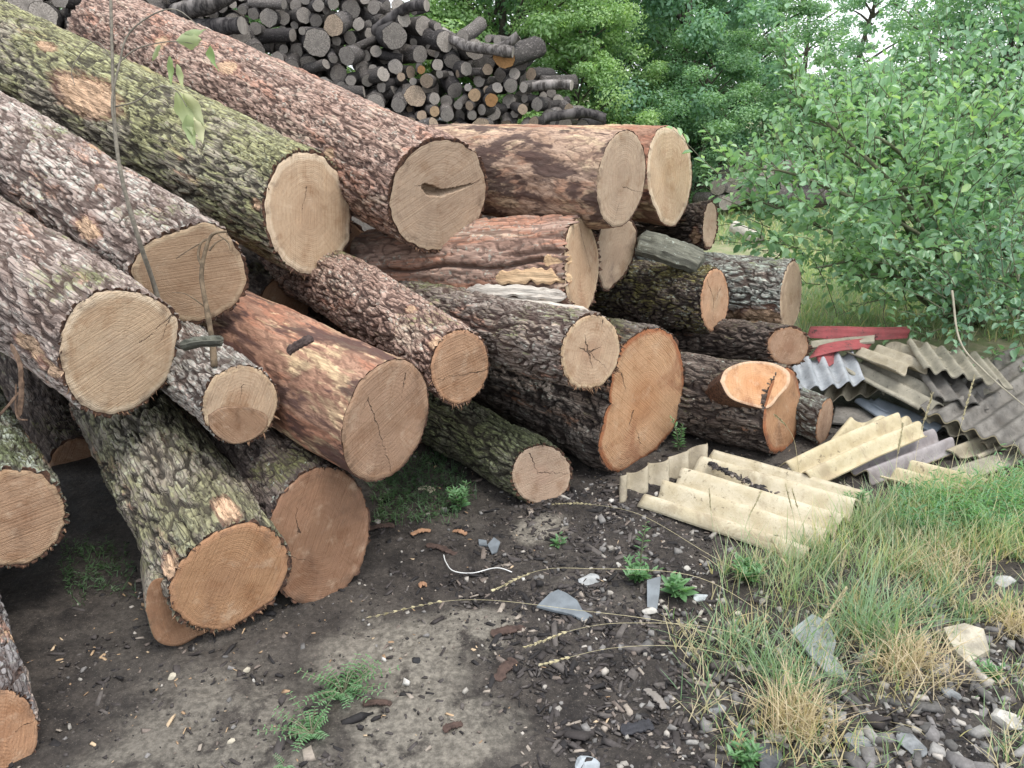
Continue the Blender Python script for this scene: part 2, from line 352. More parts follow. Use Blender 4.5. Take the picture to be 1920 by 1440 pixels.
def big_log(name, label, cxy, t, bxy, tb, poly, bs=1.0, bark=None, wood=None, amp=.006, fq=(30, 8), bt=.016, wounds=(), cracks=(), bend=None, group=None, nth=200, ns=170, seed=0, groove=None, crack_hole=None, ragged=.006, lump=.012, splinters=0, cat='log', ext=0.):
    C = P(*cxy, t); B = P(*bxy, tb); D = unit(B - C); B = B + D * ext; Ln = np.linalg.norm(B - C)
    poly = np.asarray(poly, float); n = best_normal(C, D, poly)
    x = unit(np.cross(D, (0, 0, 1))); y = np.cross(x, D)      # local axes: x right-ish, y up, z into the pile
    x = -x; y = np.cross(D, x); 
    M = Matrix(((x[0], y[0], D[0], C[0]), (x[1], y[1], D[1], C[1]), (x[2], y[2], D[2], C[2]), (0, 0, 0, 1)))
    R3 = np.stack([x, y, D], 1)
    q = (np.array([on_plane(px, py, C, n) for px, py in poly]) - C) @ R3
    nl = n @ R3; ga, gb = -nl[0] / nl[2], -nl[1] / nl[2]      # face plane z = ga x + gb y
    th = np.arctan2(q[:, 1], q[:, 0]); rr = np.hypot(q[:, 0], q[:, 1]); od = np.argsort(th); th, rr = th[od], rr[od]
    A = np.linspace(-np.pi, np.pi, nth, endpoint=False)
    r0 = np.interp(A, np.concatenate([th - 2 * np.pi, th, th + 2 * np.pi]), np.tile(rr, 3))
    for _ in range(2): r0 = (np.roll(r0, 1) + 2 * r0 + np.roll(r0, -1)) / 4
    r0 = r0 * (1 + .022 * pn(np.stack([np.cos(A) * 3, np.sin(A) * 3, 0 * A + seed], -1), seed + 31) + .012 * pn(np.stack([np.cos(A) * 9, np.sin(A) * 9, 0 * A + seed], -1), seed + 32))
    Rm = r0.mean()
    root = empty(name, (0, 0, 0), label, cat, group); root.matrix_basis = M
    # ---- bark
    u = np.linspace(0, 1, ns); s = (.35 * u + .65 * u ** 1.9) * Ln
    k = smooth(0, .7, s / Ln)[:, None]
    prof = r0[None] * (1 - k) + (r0[None] * .45 + Rm * .55) * k
    prof = prof * (1 + (bs - 1) * (s / Ln))[:, None]
    cs_, sn_ = np.cos(A)[None], np.sin(A)[None]
    X0 = prof * cs_; Y0 = prof * sn_; S = s[:, None] + 0 * X0
    pt = np.stack([X0, Y0, S], -1) + seed * 3.7
    lum = fbm(pt * np.array([3.2, 3.2, 1.6]), 3, seed) * lump * smooth(0, .12, S)
    pw = pt + .02 * np.stack([pn(pt * 14, seed + 21), pn(pt * 14, seed + 22), 0 * S], -1)
    f1 = np.abs(pn(pw * np.array([fq[0], fq[0], fq[1]]), seed + 1)); f2 = np.abs(pn(pw * np.array([fq[0] * 1.7, fq[0] * 1.7, fq[1] * 1.6]), seed + 2))
    hgt = smooth(.02, .7, np.minimum(f1 * 3.2, f2 * 4.6 + .16))
    hgt = hgt * (.85 + .45 * pn(pw * np.array([fq[0] * .6, fq[0] * .6, fq[1] * 1.3]) + 9, seed + 3))
    d = amp * (hgt - .75) * 2.4 + amp * .45 * pn(pt * np.array([85, 85, 30]), seed + 3) + lum
    if groove is not None:                                    # long splits: (angle, from, to, half width, depth)
        B0 = (np.stack([X0, Y0, S], -1).reshape(-1, 3) @ R3.T + C); rl = B0 - CAM; dp = rl @ np.array([0, cp, -sp])
        bx_, by_ = 960 + FPX * rl[:, 0] / dp, 720 - FPX * (rl @ np.array([0, sp, cp])) / dp
        fc_ = np.einsum('ij,ij->i', np.stack([cs_ + 0 * S, sn_ + 0 * S, 0 * S], -1).reshape(-1, 3) @ R3.T, rl) < 0
        for gx, gy, z0, z1, wd, dep in groove:
            ga_ = A[int(np.argmin((bx_ - gx) ** 2 + (by_ - gy) ** 2 + np.where(fc_, 0, 1e7))) % nth]
            da = (A[None] - ga_ - .12 * pn(np.stack([S * 4, 0 * S, 0 * S + ga_], -1), seed + 9) + np.pi) % (2 * np.pi) - np.pi
            g = np.exp(-(da * prof / wd) ** 2) * smooth(z0 - .04, z0 + .04, S) * (1 - smooth(z1 - .1, z1 + .1, S))
            d = d - dep * g; hgt = hgt * (1 - g)
    Rr = prof + d
    zf = (ga * (Rr * cs_) + gb * (Rr * sn_)) * (1 - smooth(0, max(.35, 1.2 * Rm), S))
    jag = ragged * pn(np.stack([cs_[0] * 9, sn_[0] * 9, 0 * A], -1) * 1.0 + seed, seed + 4) + ragged * .8 * pn(np.stack([cs_[0] * 26, sn_[0] * 26, 0 * A], -1) + seed, seed + 5)
    Zv = S + zf + (jag[None] * np.exp(-S / .03))
    off = np.zeros((ns, 2))
    if bend is not None: off = np.outer(np.sin(np.pi * s / Ln), bend)
    V = np.stack([Rr * cs_ + off[:, :1], Rr * sn_ + off[:, 1:], Zv], -1)
    # end rim folded inward, then the back cap
    ri = r0 - bt * (.75 + .5 * pn(np.stack([cs_[0] * 5, sn_[0] * 5, 0 * A], -1) + seed, seed + 6)); ri = np.maximum(ri, r0 * .8)
    def on_face(r): return np.stack([r * np.cos(A), r * np.sin(A), ga * r * np.cos(A) + gb * r * np.sin(A)], -1)
    rim1 = on_face((Rr[0] * .5 + ri * .5)); rim1[:, 2] += jag * .7 + .003
    rim2 = on_face(ri * .985); rim2[:, 2] += .005
    allv = np.concatenate([rim2, rim1, V.reshape(-1, 3)]); nrow = ns + 2
    Fc = grid_faces(nrow, nth, True)
    hg = np.concatenate([np.full(2 * nth, .3), hgt.ravel()])
    bc = V[-1].mean(0); allv = np.vstack([allv, bc]); hg = np.append(hg, .3); last = (nrow - 1) * nth
    capf = np.array([[last + j, last + (j + 1) % nth, len(allv) - 1, len(allv) - 1] for j in range(nth)])
    # wounds given in pixels -> nearest surface point that faces the camera
    Vw = V.reshape(-1, 3) @ R3.T + C
    rel = Vw - CAM; dep = rel @ np.array([0, cp, -sp]); pxs = 960 + FPX * rel[:, 0] / dep; pys = 720 + FPX * -(rel @ np.array([0, sp, cp])) / dep
    nw = np.stack([cs_ + 0 * S, sn_ + 0 * S, 0 * S], -1).reshape(-1, 3) @ R3.T
    facing = np.einsum('ij,ij->i', nw, rel) < 0
    wl = []
    for wx, wy, wr, ws in wounds:
        e = (pxs - wx) ** 2 + (pys - wy) ** 2 + np.where(facing, 0, 1e7); j = int(np.argmin(e))
        wl.append((tuple(float(v) for v in V.reshape(-1, 3)[j]), wr / FPX * dep[j], ws))
    bm_ = bark_mat(name + '_bark', wounds=wl, **(bark or {}))
    mi = np.zeros(len(Fc) + nth, int); mi[:2 * nth] = 1
    quads = [tuple(f) for f in Fc]
    me = new_mesh('bark', allv, quads + [tuple(f[:3]) for f in capf], True, {'hgt': ('POINT', hg)}, [bm_, end_bark], mi)
    link('bark', me, root)
    # ---- sawn face
    cl = []
    for (ax0, ay0), (bx0, by0), w in cracks:
        a_ = (on_plane(ax0, ay0, C, n) - C) @ R3; b_ = (on_plane(bx0, by0, C, n) - C) @ R3
        cl.append((tuple(a_[:2]), tuple(b_[:2]), w / FPX * t))
    wm = wood_mat(name + '_wood', cracks=cl, R=Rm, **(wood or {}))
    nr = 26
    rad = np.linspace(0, 1, nr)[1:]
    fr = rad[:, None] * ri[None]; fx = fr * np.cos(A); fy = fr * np.sin(A)
    fz = ga * fx + gb * fy - .002 + .0016 * fbm(np.stack([fx * 12, fy * 12, 0 * fx + seed], -1), 3, seed + 8)
    fz[-1] += .004
    fv = np.stack([fx, fy, fz], -1).reshape(-1, 3); fv = np.vstack([fv, [0, 0, -.002]])
    ff = [tuple(f[::-1]) for f in grid_faces(nr - 1, nth, True)] + [(j, (j + 1) % nth, len(fv) - 1) for j in range(nth)]
    ra = np.append(np.repeat(rad, nth), 0)
    if crack_hole is not None:                              # deep heart shake modelled into the face on a fine grid
        g = 170; gx = np.linspace(-1, 1, g) * ri.max() * 1.01
        GX, GY = np.meshgrid(gx, gx, indexing='ij'); ang = np.arctan2(GY, GX); rr_ = np.hypot(GX, GY)
        lim = np.interp(ang, np.append(A, np.pi), np.append(ri, ri[0])); inside = rr_ <= lim
        sc_ = np.where(rr_ > lim, lim / np.maximum(rr_, 1e-6), 1); GX, GY = GX * sc_, GY * sc_
        dep_ = np.zeros_like(GX)
        cpx = np.array([(on_plane(px, py, C, n) - C) @ R3 for px, py, _ in crack_hole])[:, :2]; cw = np.array([w for *_, w in crack_hole]) / FPX * t
        wobx = GX + .004 * pn(np.stack([GX * 60, GY * 60, 0 * GX], -1), 4); woby = GY + .005 * pn(np.stack([GX * 70, GY * 70, 0 * GX + 5], -1), 6)
        for a_, b_, wa, wb in zip(cpx[:-1], cpx[1:], cw[:-1], cw[1:]):
            ab = b_ - a_; kk = np.clip(((wobx - a_[0]) * ab[0] + (woby - a_[1]) * ab[1]) / (ab @ ab), 0, 1)
            dd = np.hypot(wobx - a_[0] - kk * ab[0], woby - a_[1] - kk * ab[1]); ww = wa + (wb - wa) * kk
            dep_ = np.maximum(dep_, .075 * smooth(1.15, .75, dd / np.maximum(ww, 1e-4)) * np.clip(ww / .004, .1, 1))
        gz = ga * GX + gb * GY - .002 + dep_ + .0016 * fbm(np.stack([GX * 12, GY * 12, 0 * GX], -1), 3, seed + 8)
        fv = np.stack([GX, GY, gz], -1).reshape(-1, 3); q4 = grid_faces(g, g)
        keep = inside.ravel()[q4].any(1); q4 = q4[keep]
        ff = [tuple(f[::-1]) if True else tuple(f) for f in q4]; ra = np.minimum(1, rr_ / lim).ravel()
    link('cut_face', new_mesh('cut_face', fv, ff, True, {'rad': ('POINT', ra)}, [wm]), root)
    if splinters:
        rs = np.random.default_rng(seed + 50); prt = []
        for _ in range(int(splinters * .45)):
            a = -np.pi / 2 + rs.normal(0, .75); j = int(((a + np.pi) % (2 * np.pi)) / (2 * np.pi) * nth) % nth
            p0 = V[0, j] * np.array([.985, .985, 1]); L = rs.uniform(.004, .02) * rs.uniform(.4, 1.3); w = rs.uniform(.001, .005)
            dirv = unit(np.array([np.cos(a) * .6 + rs.normal(0, .3), np.sin(a) * .6 - .3 + rs.normal(0, .2), -.6 + rs.normal(0, .4)]))
            prt.append(tube([p0 - dirv * .006, p0 + dirv * L * .5, p0 + dirv * L + rs.normal(0, .003, 3)], [w, w * .7, w * .2], 3))
        v_, f_ = join(prt); so = link('bark_splinters', new_mesh('bark_splinters', v_, f_, True, None, [splint]), root); so['kind'] = 'stuff'
    return dict(root=root, C=C, n=n, R3=R3, V=V, wood=wm, bark=bm_, M=M, A=A, D=D, Rm=Rm)

splint = plain('splinter_wood', (.26, .16, .1), .9, .5, 120, .001, .1)

def face_plate(log, name, poly, front, back, mat, side=None, label=None, n=None, C=None, taper=1.0):
    """sawn step or branch scar on a log, outline traced on its plane, extruded into the log"""
    n = log['n'] if n is None else unit(n); C = log['C'] if C is None else C
    pts = curve_pts(list(poly) + [poly[0]], 72)[:-1]
    W = np.array([on_plane(px, py, C, n) for px, py in pts]); ctr = W.mean(0)
    m = len(W); rings = []; rads = []
    for k in np.linspace(0, 1, 16)[1:]:
        rings.append(ctr + (W - ctr) * k + n * front); rads.append(np.full(m, k))
    nz = .004 * pn(W * 40, 3)[:, None] * n
    rings.append(ctr + (W - ctr) * 1.015 + n * (front - .006) + nz); rads.append(np.full(m, 1.0))
    rings.append(ctr + (W - ctr) * (1 + taper) / 2 + n * (front + back) / 2); rads.append(np.full(m, 1.0))
    rings.append(ctr + (W - ctr) * taper + n * back); rads.append(np.full(m, 1.0))
    V = np.concatenate(rings + [[ctr + n * front]]); ra = np.append(np.concatenate(rads), 0)
    V = (V - log['C']) @ log['R3']
    Fc = [tuple(f) for f in grid_faces(len(rings), m, True)] + [(len(V) - 1, (j + 1) % m, j) for j in range(m)]
    mi = [0] * (14 * m) + [1] * (3 * m) + [0] * m
    o = link(name, new_mesh(name, V, Fc, True, {'rad': ('POINT', ra), 'hgt': ('POINT', np.full(len(V), .5))}, [mat, side or end_bark], mi), log['root'])
    if label: o['label'] = label
    return o

GR = 'big oak logs in the front pile'
# --- palettes
FRESH = dict(heart=(.45, .305, .18), mid=(.5, .355, .215), sap=(.62, .49, .33), stain=(.26, .16, .09), stain_amt=.22)
TAN = dict(heart=(.41, .265, .15), mid=(.45, .3, .175), sap=(.52, .38, .23), stain=(.24, .14, .075), stain_amt=.28)
RUST = dict(desat=.2, heart=(.36, .18, .085), mid=(.41, .215, .105), sap=(.42, .23, .12), stain=(.17, .075, .035), stain_amt=.5)
BROWN = dict(desat=.2, heart=(.27, .145, .08), mid=(.3, .17, .095), sap=(.31, .17, .09), stain=(.13, .07, .04), stain_amt=.5)
GREYTAN = dict(heart=(.37, .265, .175), mid=(.41, .3, .2), sap=(.44, .33, .22), stain=(.22, .145, .09), stain_amt=.35)
ORANGE = dict(desat=.12, heart=(.42, .215, .1), mid=(.49, .29, .155), sap=(.33, .125, .05), stain=(.24, .09, .04), stain_amt=.8)
GREYBARK = dict(ridge=(.23, .175, .148), ridge2=(.36, .295, .255), fissure=(.065, .042, .034), inner=(.42, .22, .14), inner_amt=.45, lichen_amt=.42, moss_amt=.15, pale_amt=.15, pale=(.55, .43, .34))
MOSSBARK = dict(ridge=(.2, .175, .132), ridge2=(.3, .265, .2), fissure=(.04, .034, .028), inner=(.36, .18, .11), inner_amt=.3, moss=(.25, .255, .11), moss_amt=.72, lichen_amt=.4, lichen=(.38, .4, .27))
REDBARK = dict(ridge=(.25, .16, .122), ridge2=(.37, .255, .2), fissure=(.06, .036, .03), inner=(.4, .19, .12), inner_amt=.5, lichen_amt=.35, pale_amt=.3, pale=(.55, .41, .3), stretch=.17)
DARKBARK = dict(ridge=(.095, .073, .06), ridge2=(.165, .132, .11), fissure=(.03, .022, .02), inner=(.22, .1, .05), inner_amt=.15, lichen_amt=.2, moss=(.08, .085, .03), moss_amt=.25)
PEEL = dict(ridge=(.24, .135, .092), ridge2=(.34, .205, .14), fissure=(.1, .052, .037), inner=(.33, .145, .088), inner_amt=.85, pale=(.62, .46, .28), pale_amt=.54, dark=(.06, .034, .032), dark_amt=.68, lichen_amt=0, peeled=True, pst=.22)
BLOTCH = dict(ridge=(.32, .215, .15), ridge2=(.42, .3, .22), fissure=(.09, .055, .045), inner=(.37, .2, .125), inner_amt=.55, pale=(.56, .42, .28), pale_amt=.5, dark=(.05, .032, .03), dark_amt=.7, lichen_amt=0, peeled=True, pst=.4)

lg = {}
lg['A'] = big_log('oak_log', 'thick reddish scaly log with a dark heart crack across its pale end', (820, 365), 3.52, (215, 75), 5.05, ell(820, 365, 92, 111, 22), 1.15,
    REDBARK, dict(GREYTAN, saw=60, edge=.96, rings=60), amp=.006, fq=(36, 8), bt=.022, seed=1, ragged=.01, splinters=70,
    wounds=[(425, 125, 18, 1.5), (300, 80, 14, 1.4), (620, 290, 10, 1.5)], crack_hole=[(795, 350, 6), (808, 358, 10), (825, 362, 6), (855, 355, 3.5), (885, 345, 1.2)],
    cracks=[((800, 352), (775, 345), 1.4), ((860, 354), (900, 338), 1.4)], group=GR)
lg['2'] = big_log('oak_log', 'long green mossy log with an oval pale tan end, left of the cracked log', (577, 400), 3.41, (-180, 20), 4.43, ell(577, 400, 84, 121, -6), 1.1,
    MOSSBARK, dict(FRESH, saw=10), amp=.0085, fq=(28, 7), bt=.02, seed=2, ragged=.008, splinters=40, wounds=[(165, 180, 34, 2.4), (480, 385, 10, 1.2), (90, 85, 12, 2)],
    cracks=[((575, 350), (565, 400), .8)], group=GR)
lg['3'] = big_log('oak_log', 'grey lichened log whose end is crossed by a dry twig', (355, 508), 2.72, (-150, 165), 3.81,
    [(241, 500), (262, 462), (300, 440), (345, 425), (390, 413), (425, 428), (450, 462), (465, 505), (462, 545), (440, 578), (405, 600), (360, 608), (310, 600), (268, 572), (247, 535)], 1.0,
    dict(GREYBARK, lichen_amt=.6, dark_amt=.2), dict(TAN, saw=86, saw_amt=.45), amp=.007, fq=(29, 6), bt=.016, seed=3, wounds=[(158, 428, 22, 2.2), (190, 350, 9, 1.6), (185, 265, 12, 2)], splinters=25, group=GR)
lg['1'] = big_log('oak_log', 'grey bark log with the largest round pale end at the left', (225, 662), 2.44, (-420, 215), 3.82,
    [(108, 660), (116, 610), (140, 570), (180, 545), (235, 540), (285, 552), (322, 578), (338, 600), (333, 650), (326, 695), (300, 735), (260, 765), (205, 783), (160, 770), (128, 735), (112, 695)], 1.25,
    dict(GREYBARK, pale_amt=.2, inner_amt=.4), dict(FRESH, heart=(.47, .34, .215), rings=110, saw=70, saw_amt=.2), amp=.007, fq=(29, 6), bt=.013, seed=4, wounds=[(60, 650, 22, 2.5), (100, 690, 14, 3)], splinters=40,
    cracks=[((325, 590), (290, 615), 2), ((320, 595), (300, 640), 1.2), ((262, 640), (300, 618), .8)], group=GR)
lg['B'] = big_log('oak_log', 'barkless blotched log lying almost sideways beside the cracked log', (1165, 335), 3.56, (520, 300), 5.3, ell(1165, 335, 45, 93, 8), 1.2,
    BLOTCH, dict(GREYTAN, saw=5, radial=.45, rings=70), amp=.0022, fq=(26, 8), bt=.006, seed=5, ragged=.004, lump=.022, cracks=[((1168, 350), (1205, 362), .9), ((1160, 380), (1150, 420), .7)], group=GR)
lg['C'] = big_log('oak_log', 'top right log with a narrow pale end coming to a point below', (1255, 330), 4.31, (900, 305), 5.61,
    [(1213, 325), (1218, 275), (1232, 243), (1252, 236), (1276, 245), (1292, 275), (1298, 320), (1294, 365), (1282, 402), (1262, 425), (1242, 418), (1230, 395), (1218, 365)], 1.0,
    dict(PEEL, dark_amt=.25), dict(FRESH, saw=15, heart=(.45, .3, .165), stain=(.36, .2, .1), stain_amt=.45), amp=.003, fq=(20, 9), bt=.007, seed=6, group=GR, ns=70)
lg['E'] = big_log('split_log', 'broken red-brown log with a long split and stripped grey underside', (1090, 498), 3.6, (700, 520), 4.08,
    [(1058, 500), (1062, 440), (1075, 412), (1098, 412), (1115, 440), (1124, 480), (1120, 535), (1108, 575), (1085, 590), (1066, 570)], 1.05,
    dict(REDBARK, inner=(.38, .17, .1), inner_amt=.75, pale_amt=.3, peeled=True, stretch=.2), dict(TAN, stain=(.28, .13, .06), stain_amt=.65, radial=.5), amp=.004, fq=(22, 9), bt=.012, seed=8, ragged=.035, lump=.03,
    groove=[(950, 497, .03, 1.0, .009, .05), (1020, 470, .0, .25, .01, .03), (1000, 535, .0, .45, .01, .04), (1040, 440, .0, .12, .02, .03)], splinters=30, cracks=[((1085, 420), (1110, 520), 1.0)], group=GR)
lg['D'] = big_log('oak_log', 'pale stained log end squeezed behind the split log', (1157, 480), 4.04, (900, 440), 5.1,
    [(1118, 470), (1125, 430), (1145, 410), (1180, 408), (1195, 430), (1192, 465), (1178, 505), (1155, 532), (1135, 548), (1122, 520)], 1.0,
    DARKBARK, dict(GREYTAN, stain=(.16, .11, .08), stain_amt=.7), amp=.004, seed=7, ns=60, group=GR)
lg['F'] = big_log('oak_log', 'slim dark log poking out at the upper right, narrow end turned away', (1331, 422), 4.45, (1150, 432), 5.54, ell(1331, 422, 15, 47, 4), 1.1,
    DARKBARK, dict(GREYTAN), amp=.007, seed=9, ns=60, wounds=[(1303, 440, 14, 1.2)], group=GR)
lg['H'] = big_log('oak_log', 'dark log patched with olive moss, narrow orange end with a forked crack', (1340, 563), 4.03, (1000, 528), 5.03, ell(1340, 563, 27, 62, 3), 1.1,
    dict(DARKBARK, moss=(.16, .145, .04), moss_amt=.7, lichen_amt=.5), dict(TAN, mid=(.46, .27, .15), sap=(.5, .27, .14), stain_amt=.3), amp=.008, fq=(30, 12), bt=.01, seed=10, cracks=[((1325, 525), (1338, 560), 1.2), ((1352, 535), (1340, 565), .9), ((1338, 560), (1336, 600), .8)], group=GR)
lg['I'] = big_log('oak_log', 'pale green lichened log at the right edge, bark gone along its lower side', (1483, 555), 4.31, (1120, 510), 5.2, ell(1483, 555, 20, 68, 5), 1.05,
    dict(GREYBARK, ridge=(.17, .16, .14), ridge2=(.27, .27, .24), lichen=(.42, .5, .42), lichen_amt=.8, inner_amt=.1), dict(GREYTAN, heart=(.3, .22, .14), mid=(.33, .24, .155)), amp=.009, fq=(26, 8), bt=.008, seed=11, wounds=[(1400, 600, 30, 4.5), (1455, 606, 28, 2.5)], group=GR)
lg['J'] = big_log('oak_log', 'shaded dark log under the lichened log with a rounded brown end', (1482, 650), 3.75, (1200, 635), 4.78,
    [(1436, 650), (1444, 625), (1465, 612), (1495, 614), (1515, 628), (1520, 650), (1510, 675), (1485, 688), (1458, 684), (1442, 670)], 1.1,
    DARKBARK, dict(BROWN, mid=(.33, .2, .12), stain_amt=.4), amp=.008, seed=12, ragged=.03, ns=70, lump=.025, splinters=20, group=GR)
lg['K'] = big_log('oak_log', 'dark furrowed log with a large orange branch scar on its top', (1465, 765), 3.6, (1080, 700), 4.19,
    [(1430, 800), (1436, 750), (1452, 705), (1475, 688), (1495, 705), (1502, 745), (1500, 790), (1488, 830), (1462, 850), (1440, 842)], 1.0,
    DARKBARK, dict(ORANGE, heart=(.36, .2, .1), mid=(.4, .22, .11), stain=(.15, .08, .045), stain_amt=.7), amp=.01, fq=(24, 7), bt=.01, seed=13, lump=.02, group=GR)
lg['L'] = big_log('oak_log', 'smallest log at the right foot of the pile with a thin brown end', (1546, 790), 3.7, (1400, 735), 4.19, ell(1546, 790, 14, 46, 12), 1.0,
    dict(GREYBARK, ridge=(.13, .12, .105), ridge2=(.2, .2, .18), lichen=(.4, .47, .4), lichen_amt=.7, inner_amt=0), dict(BROWN, heart=(.3, .19, .12), mid=(.34, .22, .14)), amp=.007, bt=.006, seed=14, ns=50, nth=110, group=GR)
lg['M'] = big_log('oak_log', 'dark log with the tallest bright orange end, flared at its lower left', (1205, 755), 3.42, (860, 640), 4.18,
    [(1122, 830), (1130, 792), (1142, 755), (1146, 715), (1150, 680), (1166, 648), (1195, 622), (1232, 613), (1264, 630), (1282, 680), (1283, 735), (1272, 790), (1242, 832), (1200, 865), (1160, 890), (1132, 872), (1120, 850)], .85,
    dict(DARKBARK, ridge2=(.19, .165, .145), inner_amt=.3), dict(ORANGE, saw=-50, saw_amt=.55, edge=.95), amp=.009, fq=(24, 7), bt=.012, seed=15, lump=.02, cracks=[((1165, 700), (1172, 730), 2.2), ((1186, 770), (1178, 800), 2), ((1200, 830), (1190, 800), .8)], group=GR)
lg['N'] = big_log('oak_log', 'mid pile log with a dark star crack in its pale frayed end', (1107, 660), 2.85, (780, 590), 3.71, ell(1107, 660, 57, 74, 14), 1.05,
    dict(REDBARK, ridge=(.17, .135, .11), ridge2=(.24, .2, .17), inner_amt=.4, moss_amt=.3, lichen_amt=.35), dict(TAN, heart=(.38, .24, .145), mid=(.46, .32, .2), radial=.55, saw=20), amp=.008, fq=(28, 6), bt=.01, seed=16, splinters=110, ext=.3,
    cracks=[((1102, 660), (1095, 625), 2.2), ((1102, 662), (1112, 690), 2), ((1102, 660), (1085, 650), 2), ((1102, 660), (1125, 650), 2), ((1130, 600), (1128, 612), 2), ((1104, 660), (1145, 700), .8)], group=GR)
lg['O'] = big_log('oak_log', 'small mossy log on the ground with a round pinkish end and bent crack', (1015, 890), 3.15, (740, 735), 4.02, ell(1015, 890, 58, 58), 1.1,
    dict(MOSSBARK, ridge=(.13, .12, .085), ridge2=(.2, .19, .14), moss_amt=.75, moss=(.12, .14, .06), inner_amt=.1), dict(TAN, heart=(.46, .3, .2), mid=(.48, .33, .22), sap=(.52, .37, .25), stain_amt=.12, saw=80, saw_amt=.2), amp=.008, fq=(28, 8), bt=.011, seed=17,
    cracks=[((992, 850), (1008, 885), 1.2), ((1008, 885), (1072, 888), .9)], splinters=30, group=GR)
lg['P'] = big_log('oak_log', 'bent scaly pinkish log with a brown end crossed by one straight crack', (862, 688), 2.93, (540, 490), 4.1, ell(862, 688, 56, 73, 8), 1.1,
    dict(REDBARK, inner_amt=.35, lichen_amt=.45, stretch=.3, moss_amt=.2), dict(RUST, heart=(.31, .18, .1), mid=(.36, .21, .115), saw=82), amp=.0075, fq=(28, 9), bt=.01, seed=18, bend=(.02, .05), wounds=[(770, 578, 11, 1.3), (835, 660, 15, 1.6)], splinters=20,
    cracks=[((918, 692), (812, 712), 1.2), ((905, 720), (915, 750), 1.2)], group=GR)
lg['Q'] = big_log('oak_log', 'stripped yellowish log with a big brown oval end split by a long crack', (722, 788), 2.55, (340, 590), 3.66, ell(722, 788, 76, 120, 20), 1.1,
    PEEL, dict(BROWN, heart=(.31, .19, .115), mid=(.335, .205, .125), sap=(.36, .22, .13), stain=(.2, .11, .065), saw=70, radial=.5, rings=130), amp=.0016, fq=(30, 5), bt=.006, seed=19, ragged=.004, lump=.014,
    cracks=[((690, 745), (735, 890), 1.6), ((760, 700), (752, 745), 1.0), ((690, 745), (676, 775), .8)], group=GR)
lg['R'] = big_log('oak_log', 'small log with a round pale end and a brown sunken stain, below the twig', (450, 758), 2.5, (230, 590), 3.3, ell(450, 758, 72, 77, 35), 1.1,
    dict(GREYBARK, ridge=(.19, .185, .165), lichen_amt=.7, lichen=(.42, .47, .42), inner_amt=.25), dict(TAN, heart=(.36, .22, .12), mid=(.45, .32, .2), pith=(-.01, -.04)), amp=.007, fq=(28, 6), bt=.008, seed=20, splinters=25,
    cracks=[((430, 775), (465, 800), 1.6), ((455, 720), (450, 760), .7)], group=GR)
lg['S'] = big_log('oak_log', 'mossy log on the ground in front, its end sawn in two steps', (410, 1095), 2.34, (215, 740), 3.29,
    [(312, 1122), (325, 1072), (365, 1022), (415, 990), (470, 975), (520, 995), (545, 1040), (540, 1085), (515, 1125), (478, 1152), (425, 1184), (372, 1182), (332, 1158)], 1.05,
    dict(MOSSBARK, ridge=(.19, .16, .125), ridge2=(.27, .24, .19), moss=(.17, .17, .085), moss_amt=.6, inner_amt=.35, pale_amt=.15, lichen_amt=.4), dict(RUST, heart=(.34, .19, .1), mid=(.38, .215, .11), saw_amt=.6, desat=.1), amp=.009, fq=(26, 5.5), bt=.012, seed=21,
    wounds=[(425, 960, 20, 2.0), (320, 1060, 22, 1.5)], ragged=.012, splinters=40, group=GR)
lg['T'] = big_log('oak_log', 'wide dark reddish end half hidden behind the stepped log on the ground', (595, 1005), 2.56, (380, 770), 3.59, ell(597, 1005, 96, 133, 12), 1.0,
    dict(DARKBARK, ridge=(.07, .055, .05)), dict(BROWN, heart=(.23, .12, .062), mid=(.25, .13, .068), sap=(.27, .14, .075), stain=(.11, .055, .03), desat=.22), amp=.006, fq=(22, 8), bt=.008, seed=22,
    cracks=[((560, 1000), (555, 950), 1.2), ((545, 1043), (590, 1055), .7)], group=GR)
lg['U'] = big_log('oak_log', 'log cut by the left edge with a broad brown end and green bark above', (45, 970), 2.4, (-110, 700), 3.39,
    [(-38, 960), (-30, 910), (0, 878), (45, 876), (90, 892), (118, 925), (128, 965), (120, 1000), (95, 1035), (50, 1062), (0, 1066), (-30, 1035)], 1.1,
    dict(MOSSBARK, ridge=(.14, .13, .1), moss=(.1, .13, .05), lichen=(.42, .46, .4), lichen_amt=.8), dict(BROWN, heart=(.31, .18, .1), mid=(.36, .22, .125), sap=(.42, .28, .16), saw=86, saw_amt=.6), amp=.009, fq=(28, 12), bt=.014, seed=23, wounds=[(75, 810, 14, 2)], splinters=25, group=GR)
lg['V'] = big_log('oak_log', 'lowest log in the bottom left corner with an orange-brown end', (3, 1372), 1.93, (-120, 980), 2.68, ell(3, 1372, 73, 82), 1.1,
    dict(GREYBARK, ridge=(.12, .105, .1), ridge2=(.22, .21, .21), inner_amt=.1, lichen_amt=.3), dict(RUST, saw=20), amp=.008, fq=(30, 14), bt=.007, seed=24, wounds=[(28, 1190, 20, .8)], cracks=[((30, 1370), (75, 1340), .8)], group=GR)

